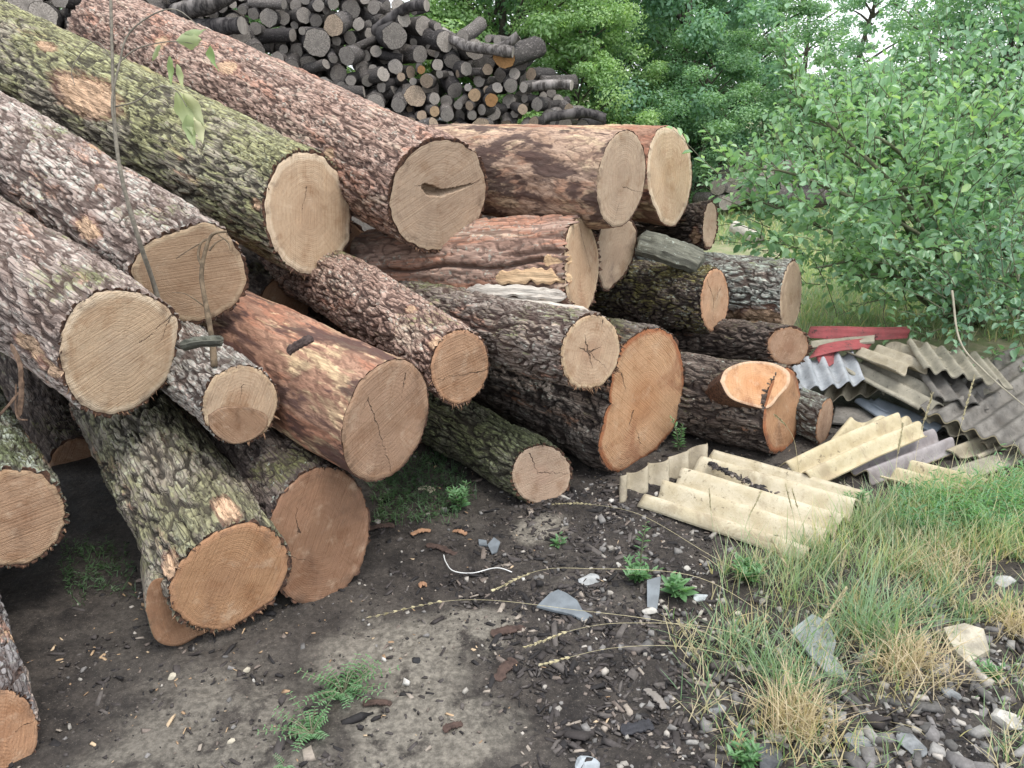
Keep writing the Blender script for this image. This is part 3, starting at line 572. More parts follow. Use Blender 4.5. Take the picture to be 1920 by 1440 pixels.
# unseen filler logs, added deep in the pile to block light in the gaps
for i, (c_, t_, b_, tb_, r_, lab) in enumerate([((150, 880), 3.6, (0, 660), 4.4, 62, 'added dark filler log deep in the gap between the left logs'), ((545, 575), 3.95, (300, 440), 4.9, 62, 'added dark filler log deep in the gap below the mossy log end'), ((700, 640), 3.9, (480, 520), 4.8, 60, 'added dark filler log hidden behind the bent scaly log'),
        ((640, 470), 4.3, (420, 360), 5.2, 58, 'added dark filler log in the gap between the mossy and the cracked log'), ((930, 600), 4.2, (720, 520), 5.1, 60, 'added dark filler log to the left of the star cracked end'), ((270, 790), 3.3, (120, 640), 4.1, 56, 'added dark filler log in the gap below the largest round end'), ((760, 830), 3.7, (600, 700), 4.6, 58, 'added dark filler log behind the weeds between the ground logs'), ((980, 760), 3.95, (800, 660), 4.8, 56, 'added dark filler log in the gap above the small mossy ground log')]):
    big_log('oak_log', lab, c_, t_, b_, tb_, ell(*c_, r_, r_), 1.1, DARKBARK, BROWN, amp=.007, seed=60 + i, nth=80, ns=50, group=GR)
# steps, scars and loose pieces that belong to single logs
S_ = lg['S']
face_plate(S_, 'lower_cut_face', [(281, 1160), (286, 1118), (308, 1100), (360, 1110), (400, 1140), (430, 1172), (405, 1197), (375, 1213), (340, 1229), (300, 1217)], -.05, -.3,
           wood_mat('step_wood', **dict(RUST, heart=(.33, .17, .085), mid=(.36, .19, .095), sap=(.34, .18, .09), saw=-5, saw_amt=.6), R=.12), side=S_['bark'], label='recessed lower step of the sawn end', taper=.62)
face_plate(lg['R'], 'sunken_stain', [(390, 778), (415, 764), (450, 762), (480, 768), (500, 780), (498, 802), (475, 822), (438, 832), (408, 818), (393, 800)], .004, -.01,
           wood_mat('stain_wood', **dict(BROWN, heart=(.27, .155, .085), mid=(.31, .185, .105), sap=(.35, .22, .13), saw=-35, saw_amt=.8), R=.08), label='brown torn patch on the lower part of the pale end')
K_ = lg['K']
scar_n = unit(np.array([.25, -.75, .55]))
face_plate(K_, 'branch_scar', [(1350, 715), (1362, 692), (1400, 678), (1445, 680), (1478, 696), (1480, 720), (1462, 742), (1440, 765), (1405, 760), (1368, 745)], .0, -.2,
           wood_mat('scar_wood', **dict(ORANGE, heart=(.5, .24, .1), mid=(.53, .29, .14), sap=(.58, .4, .26), edge=.9), R=.14), n=scar_n, C=P(1410, 722, 3.47), label='bright orange sawn branch scar', taper=.85)

grey_wood = plain('weathered_grey_wood', (.42, .38, .33), .85, .45, 30, .004, .2)
def slab(parent, name, ctrl, w, th, mat, upv=(0, 0, 1), seed=0, n=40, R3=None, C=None, jag=.3, flat=True):
    """split or torn strip following control points: width w across, thickness th, grain along local z"""
    pts = curve_pts(ctrl, n); T = np.gradient(pts, axis=0); T /= np.linalg.norm(T, axis=1)[:, None]
    side = np.cross(T, upv); side /= np.linalg.norm(side, axis=1)[:, None]; up = np.cross(side, T)
    q = np.linspace(0, 1, n); o_ = np.ones(n)
    def edge(k): return w * (.5 + jag * (.35 * pn(np.stack([q * 3, o_ * k, o_ * seed], 1), seed + k) + .3 * pn(np.stack([q * 11, o_ * k, o_ * seed], 1), seed + k + 7)))
    tp = np.clip(np.minimum(q, 1 - q) * 14 + .3, 0, 1)
    prof = [(-1, -.5), (-.96, .25), (-.45, .55), (.1, .42), (.55, .6), (.95, .2), (1, -.5), (0, -.4)]; rows = []
    wl_, wr_ = edge(0), edge(3)
    for m_, (a, b) in enumerate(prof):
        k = (wl_ if a < 0 else wr_) * tp
        rows.append(pts + side * (a * k)[:, None] + up * (b * th * tp + .25 * th * pn(np.stack([q * 7, o_ * m_, o_ * seed], 1), seed))[:, None] + T * (.04 * w * 4 * pn(np.stack([o_ * m_ * 1.7, o_, o_ * seed], 1), seed + 5) * (2 * q - 1))[:, None])
    V = np.stack(rows, 1).reshape(-1, 3); m = len(prof)
    Fc = [tuple(f) for f in grid_faces(n, m, True)] + [tuple(range(m))[::-1], tuple(range((n - 1) * m, n * m))]
    z = unit(pts[-1] - pts[0]); x = unit(np.cross(upv, z)); y = np.cross(z, x); Fr = np.stack([x, y, z], 1); p0 = pts[0]
    V = (V - p0) @ Fr
    A3, tr = (Fr, p0) if R3 is None else (R3.T @ Fr, (p0 - C) @ R3)
    M4 = Matrix([[*map(float, A3[k]), float(tr[k])] for k in range(3)] + [[0, 0, 0, 1]])
    return link(name, new_mesh(name, V, Fc, not flat, {'hgt': ('POINT', .75 + .3 * pn(V * 40, seed))}, [mat]), parent, M4)
E_ = lg['E']
ek = dict(R3=E_['R3'], C=E_['C'])
gw = bark_mat('stripped_grey_grain', ridge=(.36, .32, .28), ridge2=(.52, .48, .42), fissure=(.12, .1, .085), inner=(.4, .26, .16), inner_amt=.15, lichen_amt=0, peeled=True, pst=.1)
slab(E_['root'], 'stripped_wood', [P(860, 585, 3.54), P(880, 568, 3.49), P(930, 568, 3.45), P(1010, 574, 3.43), P(1060, 582, 3.44), P(1105, 586, 3.47)], .055, .035, gw, (0, -1, .6), 3, jag=.15, flat=False, **ek)['label'] = 'smooth grey root-like strip along the underside'
slab(E_['root'], 'stripped_wood', [P(872, 548, 3.5), P(930, 546, 3.44), P(1000, 549, 3.42), P(1062, 556, 3.43)], .06, .014, gw, (0, -1, .3), 5, jag=.8, **ek)
pale_wood = bark_mat('pale_split_grain', ridge=(.5, .34, .2), ridge2=(.62, .45, .28), fissure=(.16, .09, .06), inner=(.42, .22, .12), inner_amt=.4, lichen_amt=0, peeled=True, pst=.1)
slab(E_['root'], 'split_wood', [P(930, 522, 3.46), P(985, 518, 3.425), P(1030, 520, 3.415), P(1072, 524, 3.43)], .06, .012, pale_wood, (0, -1, .1), 8, jag=1.0, **ek)
slab(E_['root'], 'split_wood', [P(1020, 492, 3.43), P(1045, 490, 3.42), P(1072, 488, 3.43)], .055, .012, pale_wood, (0, -1, 0), 9, jag=1.0, **ek)
L1 = lg['1']; k1 = dict(R3=L1['R3'], C=L1['C'])
strip_mat = plain('hanging_bark', (.15, .1, .07), .9, .5, 60, .003, .1)
slab(L1['root'], 'bark_strip', [P(20, 645, 2.37), P(38, 690, 2.34), P(40, 730, 2.34), P(35, 782, 2.35)], .016, .004, strip_mat, (0, -1, 0), 11, n=30, jag=.8, **k1)
slab(L1['root'], 'bark_strip', [P(35, 735, 2.35), P(20, 755, 2.33), P(2, 775, 2.33), P(-12, 790, 2.34)], .008, .003, strip_mat, (0, -1, 0), 12, n=20, jag=.6, **k1)
slab(L1['root'], 'bark_strip', [P(30, 720, 2.345), P(29, 765, 2.34), P(35, 785, 2.33), P(52, 788, 2.32)], .005, .003, strip_mat, (0, -1, 0), 13, n=20, jag=.6, **k1)
# loose pieces on the pile
def loose(name, label, cat, ctrl, w, th, mat, upv=(0, -.6, .8), seed=0, group=None, jag=.5, n=40):
    o = slab(None, name, ctrl, w, th, mat, upv, seed, n, jag=jag); return tag(o, label, cat, group)
grey_slab = bark_mat('grey_slab_bark', ridge=(.06, .06, .048), ridge2=(.15, .15, .118), fissure=(.03, .03, .025), inner_amt=0, lichen_amt=.15, dark_amt=.5, dark=(.07, .07, .055), peeled=True, pst=.1)
loose('bark_slab', 'weathered grey-green slab wedged below the top right logs', 'slab', [P(1196, 452, 4.1), P(1235, 462, 4.05), P(1275, 476, 4.02), P(1318, 492, 4.02)], .15, .05, grey_slab, (0, -.7, .7), 21, jag=.15)
loose('bark_chunk', 'dark spindle of bark lying on the stripped yellowish log', 'bark', [P(538, 660, 2.52), P(555, 648, 2.51), P(570, 640, 2.51), P(586, 632, 2.53)], .03, .012, plain('dark_bark_chunk', (.07, .05, .045), .9, .5, 60, .005, .2), (0, -.6, .8), 22)

# ------------------------------------------------------------------ stack of smaller logs behind
def small_bark(name, c1, c2):
    t = NT(name); c = t.coord(); r = t.n('ObjectInfo').outputs['Random']
    f = t.noise(t.vmul(c, (1, 1, .25)), 28, 4, .7)
    colr = t.mix(t.ramp(f, .38, .62), c1, c2)
    colr = t.mix(t.ramp(t.noise(t.vmul(c, (1, 1, .5)), 6, 3), .55, .7), colr, tuple(k * 1.8 for k in c2))
    colr = t.mix(t.math('MULTIPLY', r, .5), colr, t.mix(1.0, colr, (.35, .36, .4), 'MULTIPLY'))
    t.bsdf(colr, .9, t.bump(f, .8, .012), .2); return t.mat
def small_face(name, c1, c2):
    t = NT(name); c = t.coord(); r = t.n('ObjectInfo').outputs['Random']
    xy = t.vmul(c, (1, 1, 0)); ln = t.n('VectorMath', {0: xy}, operation='LENGTH').outputs[1]
    dn = t.n('VectorMath', {0: xy}, operation='NORMALIZE').outputs[0]
    f = t.noise(t.vadd(t.vmul(dn, (4, 4, 4)), t.vmul(xy, (4, 4, 4))), 1.4, 4, .7); g = t.noise(xy, 2.2, 4, .65)
    colr = t.mix(t.ramp(f, .4, .62), c1, c2); colr = t.mix(t.math('MULTIPLY', t.ramp(g, .45, .65), .5), colr, tuple(k * .5 for k in c1))
    colr = t.mix(t.math('MULTIPLY', t.ramp(ln, .3, 0), .5), colr, tuple(k * .4 for k in c1))
    colr = t.mix(t.math('MULTIPLY', r, .55), colr, t.mix(1.0, colr, (.45, .45, .47), 'MULTIPLY'))
    t.bsdf(colr, .85, t.bump(f, .6, .008), .2); return t.mat
SB = [small_bark('stack_bark_a', (.035, .031, .029), (.13, .117, .107)), small_bark('stack_bark_b', (.06, .052, .047), (.21, .19, .175)), small_bark('stack_bark_c', (.025, .022, .022), (.085, .077, .073))]
SF = {'grey': small_face('stack_end_grey', (.4, .36, .315), (.19, .168, .145)), 'dull': small_face('stack_end_dull', (.42, .33, .24), (.2, .15, .11)),
      'tan': small_face('stack_end_tan', (.46, .33, .2), (.3, .2, .12)), 'orange': small_face('stack_end_orange', (.58, .33, .15), (.45, .24, .1))}
def small_log_proto(seed, facek):
    r = np.random.default_rng(seed); n, m = 22, 14
    A = np.linspace(0, 2 * np.pi, n, endpoint=False); s = np.linspace(0, 1, m)
    Ln = r.uniform(5, 8); bend = r.normal(0, .35, 2); knot = r.uniform(0, 6)
    pr = 1 + .1 * pn(np.stack([np.cos(A), np.sin(A), 0 * A + seed], -1) * 1.6, seed)
    S, AA = np.meshgrid(s, A, indexing='ij'); R = pr[None] * (1 + .12 * (r.random() - .4) * S)
    R = R + .09 * fbm(np.stack([np.cos(AA) * 2.2, np.sin(AA) * 2.2, S * Ln * .55 + seed * 3], -1), 3, seed) + .05 * pn(np.stack([np.cos(AA) * 6, np.sin(AA) * 6, S * Ln * .8], -1), seed + 1)
    R[0] *= .985
    tl = r.normal(0, .18, 2)
    X = R * np.cos(AA) + bend[0] * S ** 2; Y = R * np.sin(AA) + bend[1] * S ** 2
    Zv = S * Ln + (tl[0] * X + tl[1] * Y) * (1 - smooth(0, .3, S))
    V = np.stack([X, Y, Zv], -1).reshape(-1, 3); Fc = [tuple(f) for f in grid_faces(m, n, True)] + [tuple(range((m - 1) * n, m * n))]
    bk = new_mesh('firewood_bark', V, Fc, True, None, [SB[seed % 3]])
    ring = V[:n]; fv = np.vstack([ring * np.array([.97, .97, 1]) - [0, 0, .02], ring * np.array([.5, .5, .5]) - [0, 0, .03], [[0, 0, -.03]]])
    ff = [tuple(f)[::-1] for f in grid_faces(2, n, True)] + [(2 * n, n + (j + 1) % n, n + j) for j in range(n)]
    return bk, new_mesh('cut_face', fv, ff, False, None, [SF[facek]])
PROTO = {k: [small_log_proto(i * 4 + q, k) for i in range(c)] for q, (k, c) in enumerate({'grey': 8, 'dull': 4, 'tan': 2, 'orange': 1}.items())}
stack_rng = np.random.default_rng(12)
def place_small(px, py, rpx, t, az, tilt, k, label, group=None, name='stacked_log', proto=None, cat='log'):
    C = P(px, py, t); r = rpx / FPX * t
    D = np.array([math.sin(az) * math.cos(tilt), math.cos(az) * math.cos(tilt), math.sin(tilt)])
    x = unit(np.cross(D, (0, 0, 1))); x = -x; y = np.cross(D, x); a = stack_rng.uniform(0, 6.28)
    x, y = x * math.cos(a) + y * math.sin(a), -x * math.sin(a) + y * math.cos(a)
    bk, fc = proto or PROTO[k][stack_rng.integers(len(PROTO[k]))]
    o = link(name, bk); f = link('cut_face', fc, o)
    o.matrix_basis = Matrix(((x[0] * r, y[0] * r, D[0] * r, C[0]), (x[1] * r, y[1] * r, D[1] * r, C[1]), (x[2] * r, y[2] * r, D[2] * r, C[2]), (0, 0, 0, 1)))
    return tag(o, label, cat, group)
GS = 'weathered logs in the tall back stack'
TOP = np.array([(-80, -60), (200, -70), (330, -40), (640, -40), (700, -12), (790, 15), (835, 50), (950, 72), (985, 110), (1025, 160), (1055, 185), (1075, 208), (1130, 245)], float)
LOW = np.array([(-80, 120), (190, 120), (300, 100), (420, 130), (600, 200), (760, 262), (1150, 275)], float)
placed = []
# the ones that stand out: px, py, r, end colour, az deg, tilt deg, label
special = [
    (945, 108, 21, 'orange', 35, 6, 'fat log with an orange end jutting from the right shoulder of the back stack'),
    (921, 188, 12, 'orange', -8, 0, 'thin log with the brightest round orange end low in the back stack'),
    (815, 209, 10, 'tan', -5, 0, 'thin log with a tan round end at the very foot of the back stack'),
    (790, 131, 8, 'orange', -10, 0, 'very thin orange-ended stick in the middle of the back stack'),
    (595, 80, 26, 'grey', -6, 4, 'large log with a cracked grey end in the upper middle of the back stack'),
    (740, 68, 24, 'grey', -12, 2, 'dark square-ended log near the top of the back stack'),
    (890, 178, 12, 'tan', 12, 0, 'small cream-ended log just left of the bright orange one in the back stack'),
    (800, 152, 13, 'dull', 10, 0, 'short brown log lying crosswise above the foot of the back stack'),
    (980, 205, 10, 'dull', -5, 0, 'brownish log end by the right foot of the back stack'),
    (778, 180, 20, 'dull', -15, 0, 'brown split-ended log under the crosswise one in the back stack'),
    (650, 105, 17, 'grey', 15, 6, 'log with a hollow pale rim in the middle of the back stack'),
    (625, 48, 20, 'dull', 8, 5, 'brownish knobbly log high in the back stack'),
    (48, 8, 32, 'grey', -20, 0, 'biggest grey log end at the upper left corner of the back stack'),
    (80, 30, 26, 'grey', -10, 0, 'grey log end just above the mossy log at the upper left'),
]
for px, py, r, k, az, ti, lab in special:
    placed.append((px, py, r)); place_small(px, py, r, 8.0 + stack_rng.uniform(-.12, .05), math.radians(az - 8), math.radians(ti), k, lab)
cnt = 0; where = {}
for rr_lo, rr_hi, nt in ((15, 19, 160), (10.5, 15, 3000), (7, 10, 7000)):
    for _ in range(nt):
        px = stack_rng.uniform(-70, 1140); py = stack_rng.uniform(-70, 275); r = stack_rng.uniform(rr_lo, rr_hi) * (1.25 if px < 220 else 1)
        if py < np.interp(px, TOP[:, 0], TOP[:, 1]) + r * .6 or py > np.interp(px, LOW[:, 0], LOW[:, 1]): continue
        if any((px - a) ** 2 + (py - b) ** 2 < ((r + c) * .93) ** 2 for a, b, c in placed): continue
        if cnt > 296: break
        placed.append((px, py, r)); cnt += 1
        az = stack_rng.normal(-12 if px < 850 else 10, 27); ti = stack_rng.normal(3, 9)
        if stack_rng.random() < .14: az += stack_rng.choice([-45, 45])
        warm = px > 640 and py > 120 and stack_rng.random() < .3
        k = 'dull' if warm else 'grey'
        so_ = place_small(px, py, r, 8.05 + .25 * (1 - (py + 50) / 320) + stack_rng.uniform(-.16, .16), math.radians(az), math.radians(ti), k,
                    'x', GS)
        size = 'thick' if r > 14.9 else ('medium' if r > 10.2 else 'thin')
        zone = ('at the upper left corner of the back stack' if px < 220 else ('at the top left of the back stack' if px < 480 else ('in the upper middle of the back stack' if px < 700 else 'along the top right slope of the back stack')) if py < 75 else
                ('in the left part of the back stack' if px < 560 else 'in the middle of the back stack' if px < 760 else 'in the right part of the back stack') if py < 150 else
                ('low in the back stack by the cracked log' if px < 760 else 'low in the back stack above the blotched log' if px < 940 else 'at the right foot of the back stack'))
        where.setdefault((size, 'brown-ended' if warm else 'grey-ended', zone), []).append((px, so_))
ORDN = ['first', 'second', 'third', 'fourth', 'fifth', 'sixth', 'seventh', 'eighth', 'ninth', 'tenth', 'eleventh', 'twelfth', 'thirteenth', 'fourteenth', 'fifteenth', 'sixteenth', 'seventeenth', 'eighteenth', 'nineteenth', 'twentieth']
for (size, end, zone), lst in where.items():
    lst.sort(key=lambda e: e[0])
    for i, (_, o) in enumerate(lst):
        o['label'] = f'{size} {end} log {zone}' + (f', {ORDN[min(i, 19)]} from the left' if len(lst) > 1 else '')
deep = []
for _ in range(5000):
    px = stack_rng.uniform(-70, 1110); py = stack_rng.uniform(-60, 270); r = stack_rng.uniform(15, 25)
    if py < np.interp(px, TOP[:, 0], TOP[:, 1]) + r * 1.5 or py > np.interp(px, LOW[:, 0], LOW[:, 1]): continue
    if any((px - a) ** 2 + (py - b) ** 2 < ((r + c) * .85) ** 2 for a, b, c in deep): continue
    if len(deep) > 60: break
    deep.append((px, py, r)); place_small(px, py, r, 8.75, math.radians(stack_rng.normal(0, 15)), 0, 'grey', 'dark log set deeper in the back stack, showing only through gaps', 'inner logs of the back stack', proto=PROTO['grey'][2])
for i, (o, (px, py, r)) in enumerate(sorted(zip([q for q in col.objects if q.get('group') == 'inner logs of the back stack'], deep), key=lambda e: e[1][0])):
    o['label'] = f"dark log glimpsed in a gap {'high' if py < 60 else 'midway' if py < 140 else 'low'} in the back stack, {'left end' if px < 250 else 'left half' if px < 600 else 'right half' if px < 850 else 'right end'}"
# long branches lying across its top and right end
def branch_log(label, ctrl, rad, seed, mat=None, name='stacked_branch'):
    pts = curve_pts(ctrl, 24); n = 12; rads = rad * (1 + .18 * pn(np.stack([np.linspace(0, 5, 24), 0 * pts[:, 0], 0 * pts[:, 0] + seed], 1), seed))
    V, Fc = tube(pts, rads, n, False); V = V + .12 * rad * fbm(V * 18, 3, seed)[:, None] * unit(np.array([.4, -.5, .7]))
    o = empty(name, pts[0], label, 'log')
    me = new_mesh('bark', V - pts[0], Fc, True, None, [mat or SB[1]]); link('bark', me, o)
    for end in (0, 23):
        ring = V[end * n:(end + 1) * n] - pts[0]; c = ring.mean(0)
        link('cut_face', new_mesh('cut_face', np.vstack([ring, c]), [(j, (j + 1) % n, n) for j in range(n)], False, None, [SF['grey']]), o)
branch_log('pale grey branch stretched along the right shoulder of the back stack', [P(850, 75, 8.1), P(895, 90, 8.0), P(940, 88, 7.95), P(972, 66, 7.9)], .045, 1)
branch_log('thick grey log end sloping down over the right shoulder of the back stack', [P(830, 60, 8.3), P(870, 85, 8.05), P(915, 92, 7.85), P(962, 98, 7.8)], .055, 2)
branch_log('whitish forked stub at the lower right tip of the back stack', [P(990, 165, 8.1), P(1020, 160, 8.0), P(1050, 158, 7.95), P(1072, 160, 7.9)], .05, 3)
branch_log('dark branch trailing off the right foot of the back stack', [P(1020, 222, 7.9), P(1060, 215, 7.9), P(1100, 212, 7.9), P(1135, 222, 7.9)], .05, 4, SB[2])
branch_log('dark log slanting up from the top of the back stack', [P(700, 60, 8.3), P(740, 30, 8.1), P(770, 12, 8.0), P(800, 10, 7.9)], .055, 5, SB[2])
branch_log('long dark log near the cracked log at the back stack left end', [P(350, 50, 8.0), P(375, 52, 7.9), P(410, 50, 7.8), P(455, 48, 7.7)], .085, 6, SB[2])
branch_log('thick dark log jutting over the cracked log at the top', [P(330, 25, 7.9), P(365, 15, 7.8), P(400, 5, 7.7), P(440, -20, 7.7)], .09, 7, SB[0])
# a second, far stack seen past the right end of the pile
GF = 'dark logs of the far stack'
for i, (px, py, r, k) in enumerate([(1440, 318, 20, 'grey'), (1460, 318, 16, 'dull'), (1395, 330, 18, 'grey'), (1370, 345, 17, 'grey'), (1345, 352, 15, 'grey'), (1405, 358, 17, 'grey'), (1378, 372, 15, 'grey'), (1425, 345, 16, 'grey'), (1360, 380, 14, 'grey'), (1440, 372, 16, 'grey'), (1480, 345, 17, 'grey'), (1475, 380, 16, 'grey')]):
    place_small(px, py, r, 9.6, math.radians(stack_rng.normal(20, 25)), 0, k, 'dark log in the far stack behind the willow, ' + ORDN[sorted([1440, 1460, 1395, 1370, 1345, 1405, 1378, 1425, 1360, 1441, 1480, 1475]).index(px if i != 9 else 1441)] + ' from the left', GF, name='far_log')
branch_log('pale bleached log lying in the grass beyond the pile', [P(1375, 425, 7.4), P(1400, 438, 7.3), P(1425, 450, 7.2)], .06, 9, plain('bleached', (.5, .47, .4), .9, .3, 20, .006), name='bleached_log')

# ------------------------------------------------------------------ corrugated sheets and scrap
def sheet_mat(name, c1, c2, spots=(.12, .11, .09), spot_amt=.3, rough=.85):
    t = NT(name); c = t.coord()
    f = t.noise(c, 9, 5, .65); g = t.noise(c, 60, 5, .8); h = t.noise(t.vadd(c, (3, 1, 2)), 24, 5, .75, .4); k = t.noise(t.vadd(c, (6, 2, 9)), 4, 6, .72, .6)
    colr = t.mix(t.ramp(f, .35, .65), c1, c2)
    colr = t.mix(t.math('MULTIPLY', t.ramp(g, .55, .7), spot_amt), colr, spots)
    colr = t.mix(t.math('MULTIPLY', t.ramp(k, .52, .68), spot_amt * 1.1), colr, tuple(q * 1.3 for q in spots))
    colr = t.mix(t.math('MULTIPLY', t.ramp(h, .6, .7), spot_amt * 1.2), colr, tuple(q * .45 for q in spots))
    colr = t.mix(t.math('MULTIPLY', t.ramp(g, .3, .22), .7), colr, (.03, .027, .022))
    t.bsdf(colr, rough, t.bump(t.math('ADD', g, h), .7, .004), .2); return t.mat
CREAM = sheet_mat('cream_fibre_cement', (.4, .345, .235), (.49, .44, .33), (.2, .165, .11), .7)
CREAM2 = sheet_mat('dirty_cream_fibre_cement', (.38, .32, .2), (.47, .41, .28), (.2, .16, .11), .6)
DUSTY = sheet_mat('beige_fibre_cement', (.26, .225, .16), (.36, .32, .245), (.13, .11, .085), .6)
WGREY = sheet_mat('weathered_fibre_cement', (.1, .093, .083), (.185, .172, .152), (.055, .048, .04), .6)
WGREY2 = sheet_mat('pale_weathered_fibre_cement', (.2, .185, .145), (.3, .275, .215), (.1, .09, .07), .65)
STEEL = sheet_mat('galvanised_steel', (.22, .235, .25), (.32, .335, .35), (.1, .085, .07), .55, .5)
RED = sheet_mat('red_painted_steel', (.27, .065, .068), (.2, .055, .055), (.09, .06, .055), .95, .65)
BLUE = sheet_mat('blue_grey_slate', (.15, .175, .2), (.21, .235, .26), (.09, .09, .09), .3, .6)
def sheet(name, label, p0, pu, pv, waves, mat, amp=.024, th=.006, seed=0, sag=0., edge=.012, cat='roof sheet', group=None, curl=0., nu=40, phase=0., edge_mat=None, clip=None):
    """corrugated sheet: p0 corner, ridges run p0->pu, waves repeat p0->pv"""
    p0, pu, pv = map(np.asarray, (p0, pu, pv)); U = pu - p0; W = pv - p0
    nrm = unit(np.cross(U, W)); nrm = nrm if nrm[2] > 0 else -nrm
    nv = max(8, int(waves * 12)) + 1
    a, b = np.meshgrid(np.linspace(0, 1, nu), np.linspace(0, 1, nv), indexing='ij')
    L = np.linalg.norm(U)
    e0 = edge / L * pn(np.stack([b * waves * 1.7, 0 * b, 0 * b + seed], -1), seed) * 1.6; e1 = edge / L * pn(np.stack([b * waves * 1.7, 0 * b + 9, 0 * b + seed], -1), seed + 1) * 1.6
    aa = a + e0 * (1 - a) + e1 * a
    h = amp * np.sin(2 * np.pi * (b * waves + phase)) - sag * np.sin(np.pi * a) + curl * (b - .5) ** 2 * 4 + .004 * pn(np.stack([a * 3, b * 3, 0 * a + seed], -1), seed + 2)
    X = p0 + aa[..., None] * U + b[..., None] * W + h[..., None] * nrm
    top = X.reshape(-1, 3); bot = top - nrm * th; V = np.vstack([top, bot]); n = nu * nv
    Fa = grid_faces(nu, nv); Fc = [tuple(f) for f in Fa] + [tuple(f[::-1] + n) for f in Fa]
    rim = [i * nv for i in range(nu)] + [(nu - 1) * nv + j for j in range(1, nv)] + [i * nv + nv - 1 for i in range(nu - 2, -1, -1)] + [j for j in range(nv - 2, 0, -1)]
    nf = len(Fc); Fc += [(rim[i], rim[(i + 1) % len(rim)], rim[(i + 1) % len(rim)] + n, rim[i] + n) for i in range(len(rim))]
    if np.dot(np.cross(top[nv] - top[0], top[1] - top[0]), nrm) > 0: Fc = [f[::-1] for f in Fc]
    mi = [0] * nf + [1 if edge_mat else 0] * (len(Fc) - nf)
    ctr = V.mean(0); o = link(name, new_mesh(name, V - ctr, Fc, True, None, [mat] + ([edge_mat] if edge_mat else []), mi)); o.location = ctr
    me = o.data
    me.polygons.foreach_set('use_smooth', np.array([True] * nf + [False] * (len(Fc) - nf)))
    return tag(o, label, cat, group)
GC = 'scrap roof sheets heaped at the right'
sheet('corrugated_sheet', 'bright cream corrugated sheet lying in front of the pile, edge in the grass', Z(1195, 945, .03), Z(1510, 1050, .03), Z(1338, 848, .05), 4.1, CREAM, .03, .008, 1, phase=-.02, group=GC)
sheet('corrugated_sheet', 'short beige corrugated piece standing on edge left of the bright cream sheet', Z(1158, 945, .0), P(1160, 893, 3.22), Z(1326, 878, .0), 4.4, DUSTY, .026, .007, 2, nu=14, phase=.1, group=GC)
sheet('corrugated_sheet', 'cream strip of two waves laid slantwise behind the bright sheet', Z(1462, 868, .07), Z(1668, 778, .16), Z(1535, 906, .05), 2.0, CREAM2, .026, .007, 3, phase=-.1, sag=-.01, group=GC)
sheet('corrugated_sheet', 'broken cream sheet half under the slanted strip', Z(1548, 838, .05), Z(1592, 786, .1), Z(1680, 838, .05), 2.6, CREAM2, .022, .007, 4, phase=.1, edge=.03, group=GC)
sheet('corrugated_sheet', 'grey weathered strip below the slanted cream strip', Z(1585, 872, .05), Z(1745, 812, .08), Z(1640, 900, .03), 1.5, sheet_mat('lilac_grey_fibre_cement', (.22, .2, .2), (.3, .275, .27), (.12, .1, .09), .4), .026, .007, 5, phase=.25, edge_mat=CREAM2, group=GC)
sheet('corrugated_sheet', 'small beige broken piece under the front edge of the grey sheets', Z(1770, 845, .04), Z(1842, 815, .06), Z(1840, 862, .02), 1.4, DUSTY, .022, .007, 6, edge=.03, group=GC)
sheet('corrugated_sheet', 'half buried cream sheet in the grass at the right', Z(1648, 902, .03), Z(1790, 940, .03), Z(1720, 868, .05), 2.4, CREAM2, .026, .007, 7, phase=.2, group=GC)
sheet('corrugated_sheet', 'flat grey board at the right edge above the weeds', Z(1775, 880, .04), Z(1930, 830, .05), Z(1800, 905, .02), .5, WGREY2, .01, .01, 8, edge=.02, group=GC)
sheet('corrugated_sheet', 'large dark grey corrugated sheet with cream wavy front edge', Z(1722, 766, .15), Z(1895, 655, .3), Z(1960, 862, .1), 6.5, WGREY, .0165, .007, 9, phase=.2, edge_mat=CREAM2, group=GC)
sheet('corrugated_sheet', 'beige sheet directly under the large dark grey one, edge peeping out', Z(1712, 782, .08), Z(1850, 700, .18), Z(1905, 858, .03), 5.2, DUSTY, .0165, .007, 10, phase=.6, group=GC)
sheet('corrugated_sheet', 'grey sheet with a long pale edge strip running to the cracked corner', Z(1562, 686, .22), Z(1722, 770, .15), Z(1690, 660, .26), 4.2, WGREY2, .0165, .007, 11, phase=.1, group=GC)
sheet('corrugated_sheet', 'upper beige-grey sheet overlapping the heap near the red steel', Z(1585, 662, .27), Z(1680, 700, .27), Z(1712, 640, .29), 4.0, DUSTY, .0165, .007, 12, phase=.3, edge=.03, group=GC)
sheet('corrugated_sheet', 'dark grey sheet with steep ridges in the middle of the heap', Z(1706, 672, .27), Z(1752, 744, .2), Z(1800, 690, .25), 3.0, WGREY, .0165, .007, 13, phase=0, edge=.03, group=GC)
sheet('corrugated_sheet', 'topmost pale sheet with short ridges at the back of the heap', Z(1700, 640, .33), Z(1732, 690, .3), Z(1850, 668, .31), 5.0, WGREY2, .0165, .007, 14, phase=0, edge=.03, group=GC)
for i in range(3):
    sheet('steel_sheet', ['top galvanised wavy sheet beside the log end', 'middle wavy sheet of the small steel stack beside the log end', 'lowest wavy sheet of the small steel stack beside the log end'][i], Z(1494, 733, .2 - i * .022), Z(1478, 676, .26 - i * .022), Z(1620, 716, .2 - i * .022), 4.2, [STEEL, WGREY2, DUSTY][i], .018, .004, 20 + i, phase=.1, group='small stack of wavy sheets', edge=.006)
sheet('steel_sheet', 'beige wavy sheet poking out below the small stack', Z(1540, 752, .1), Z(1555, 715, .13), Z(1660, 735, .1), 3.5, DUSTY, .02, .005, 24, phase=.2, group=GC)
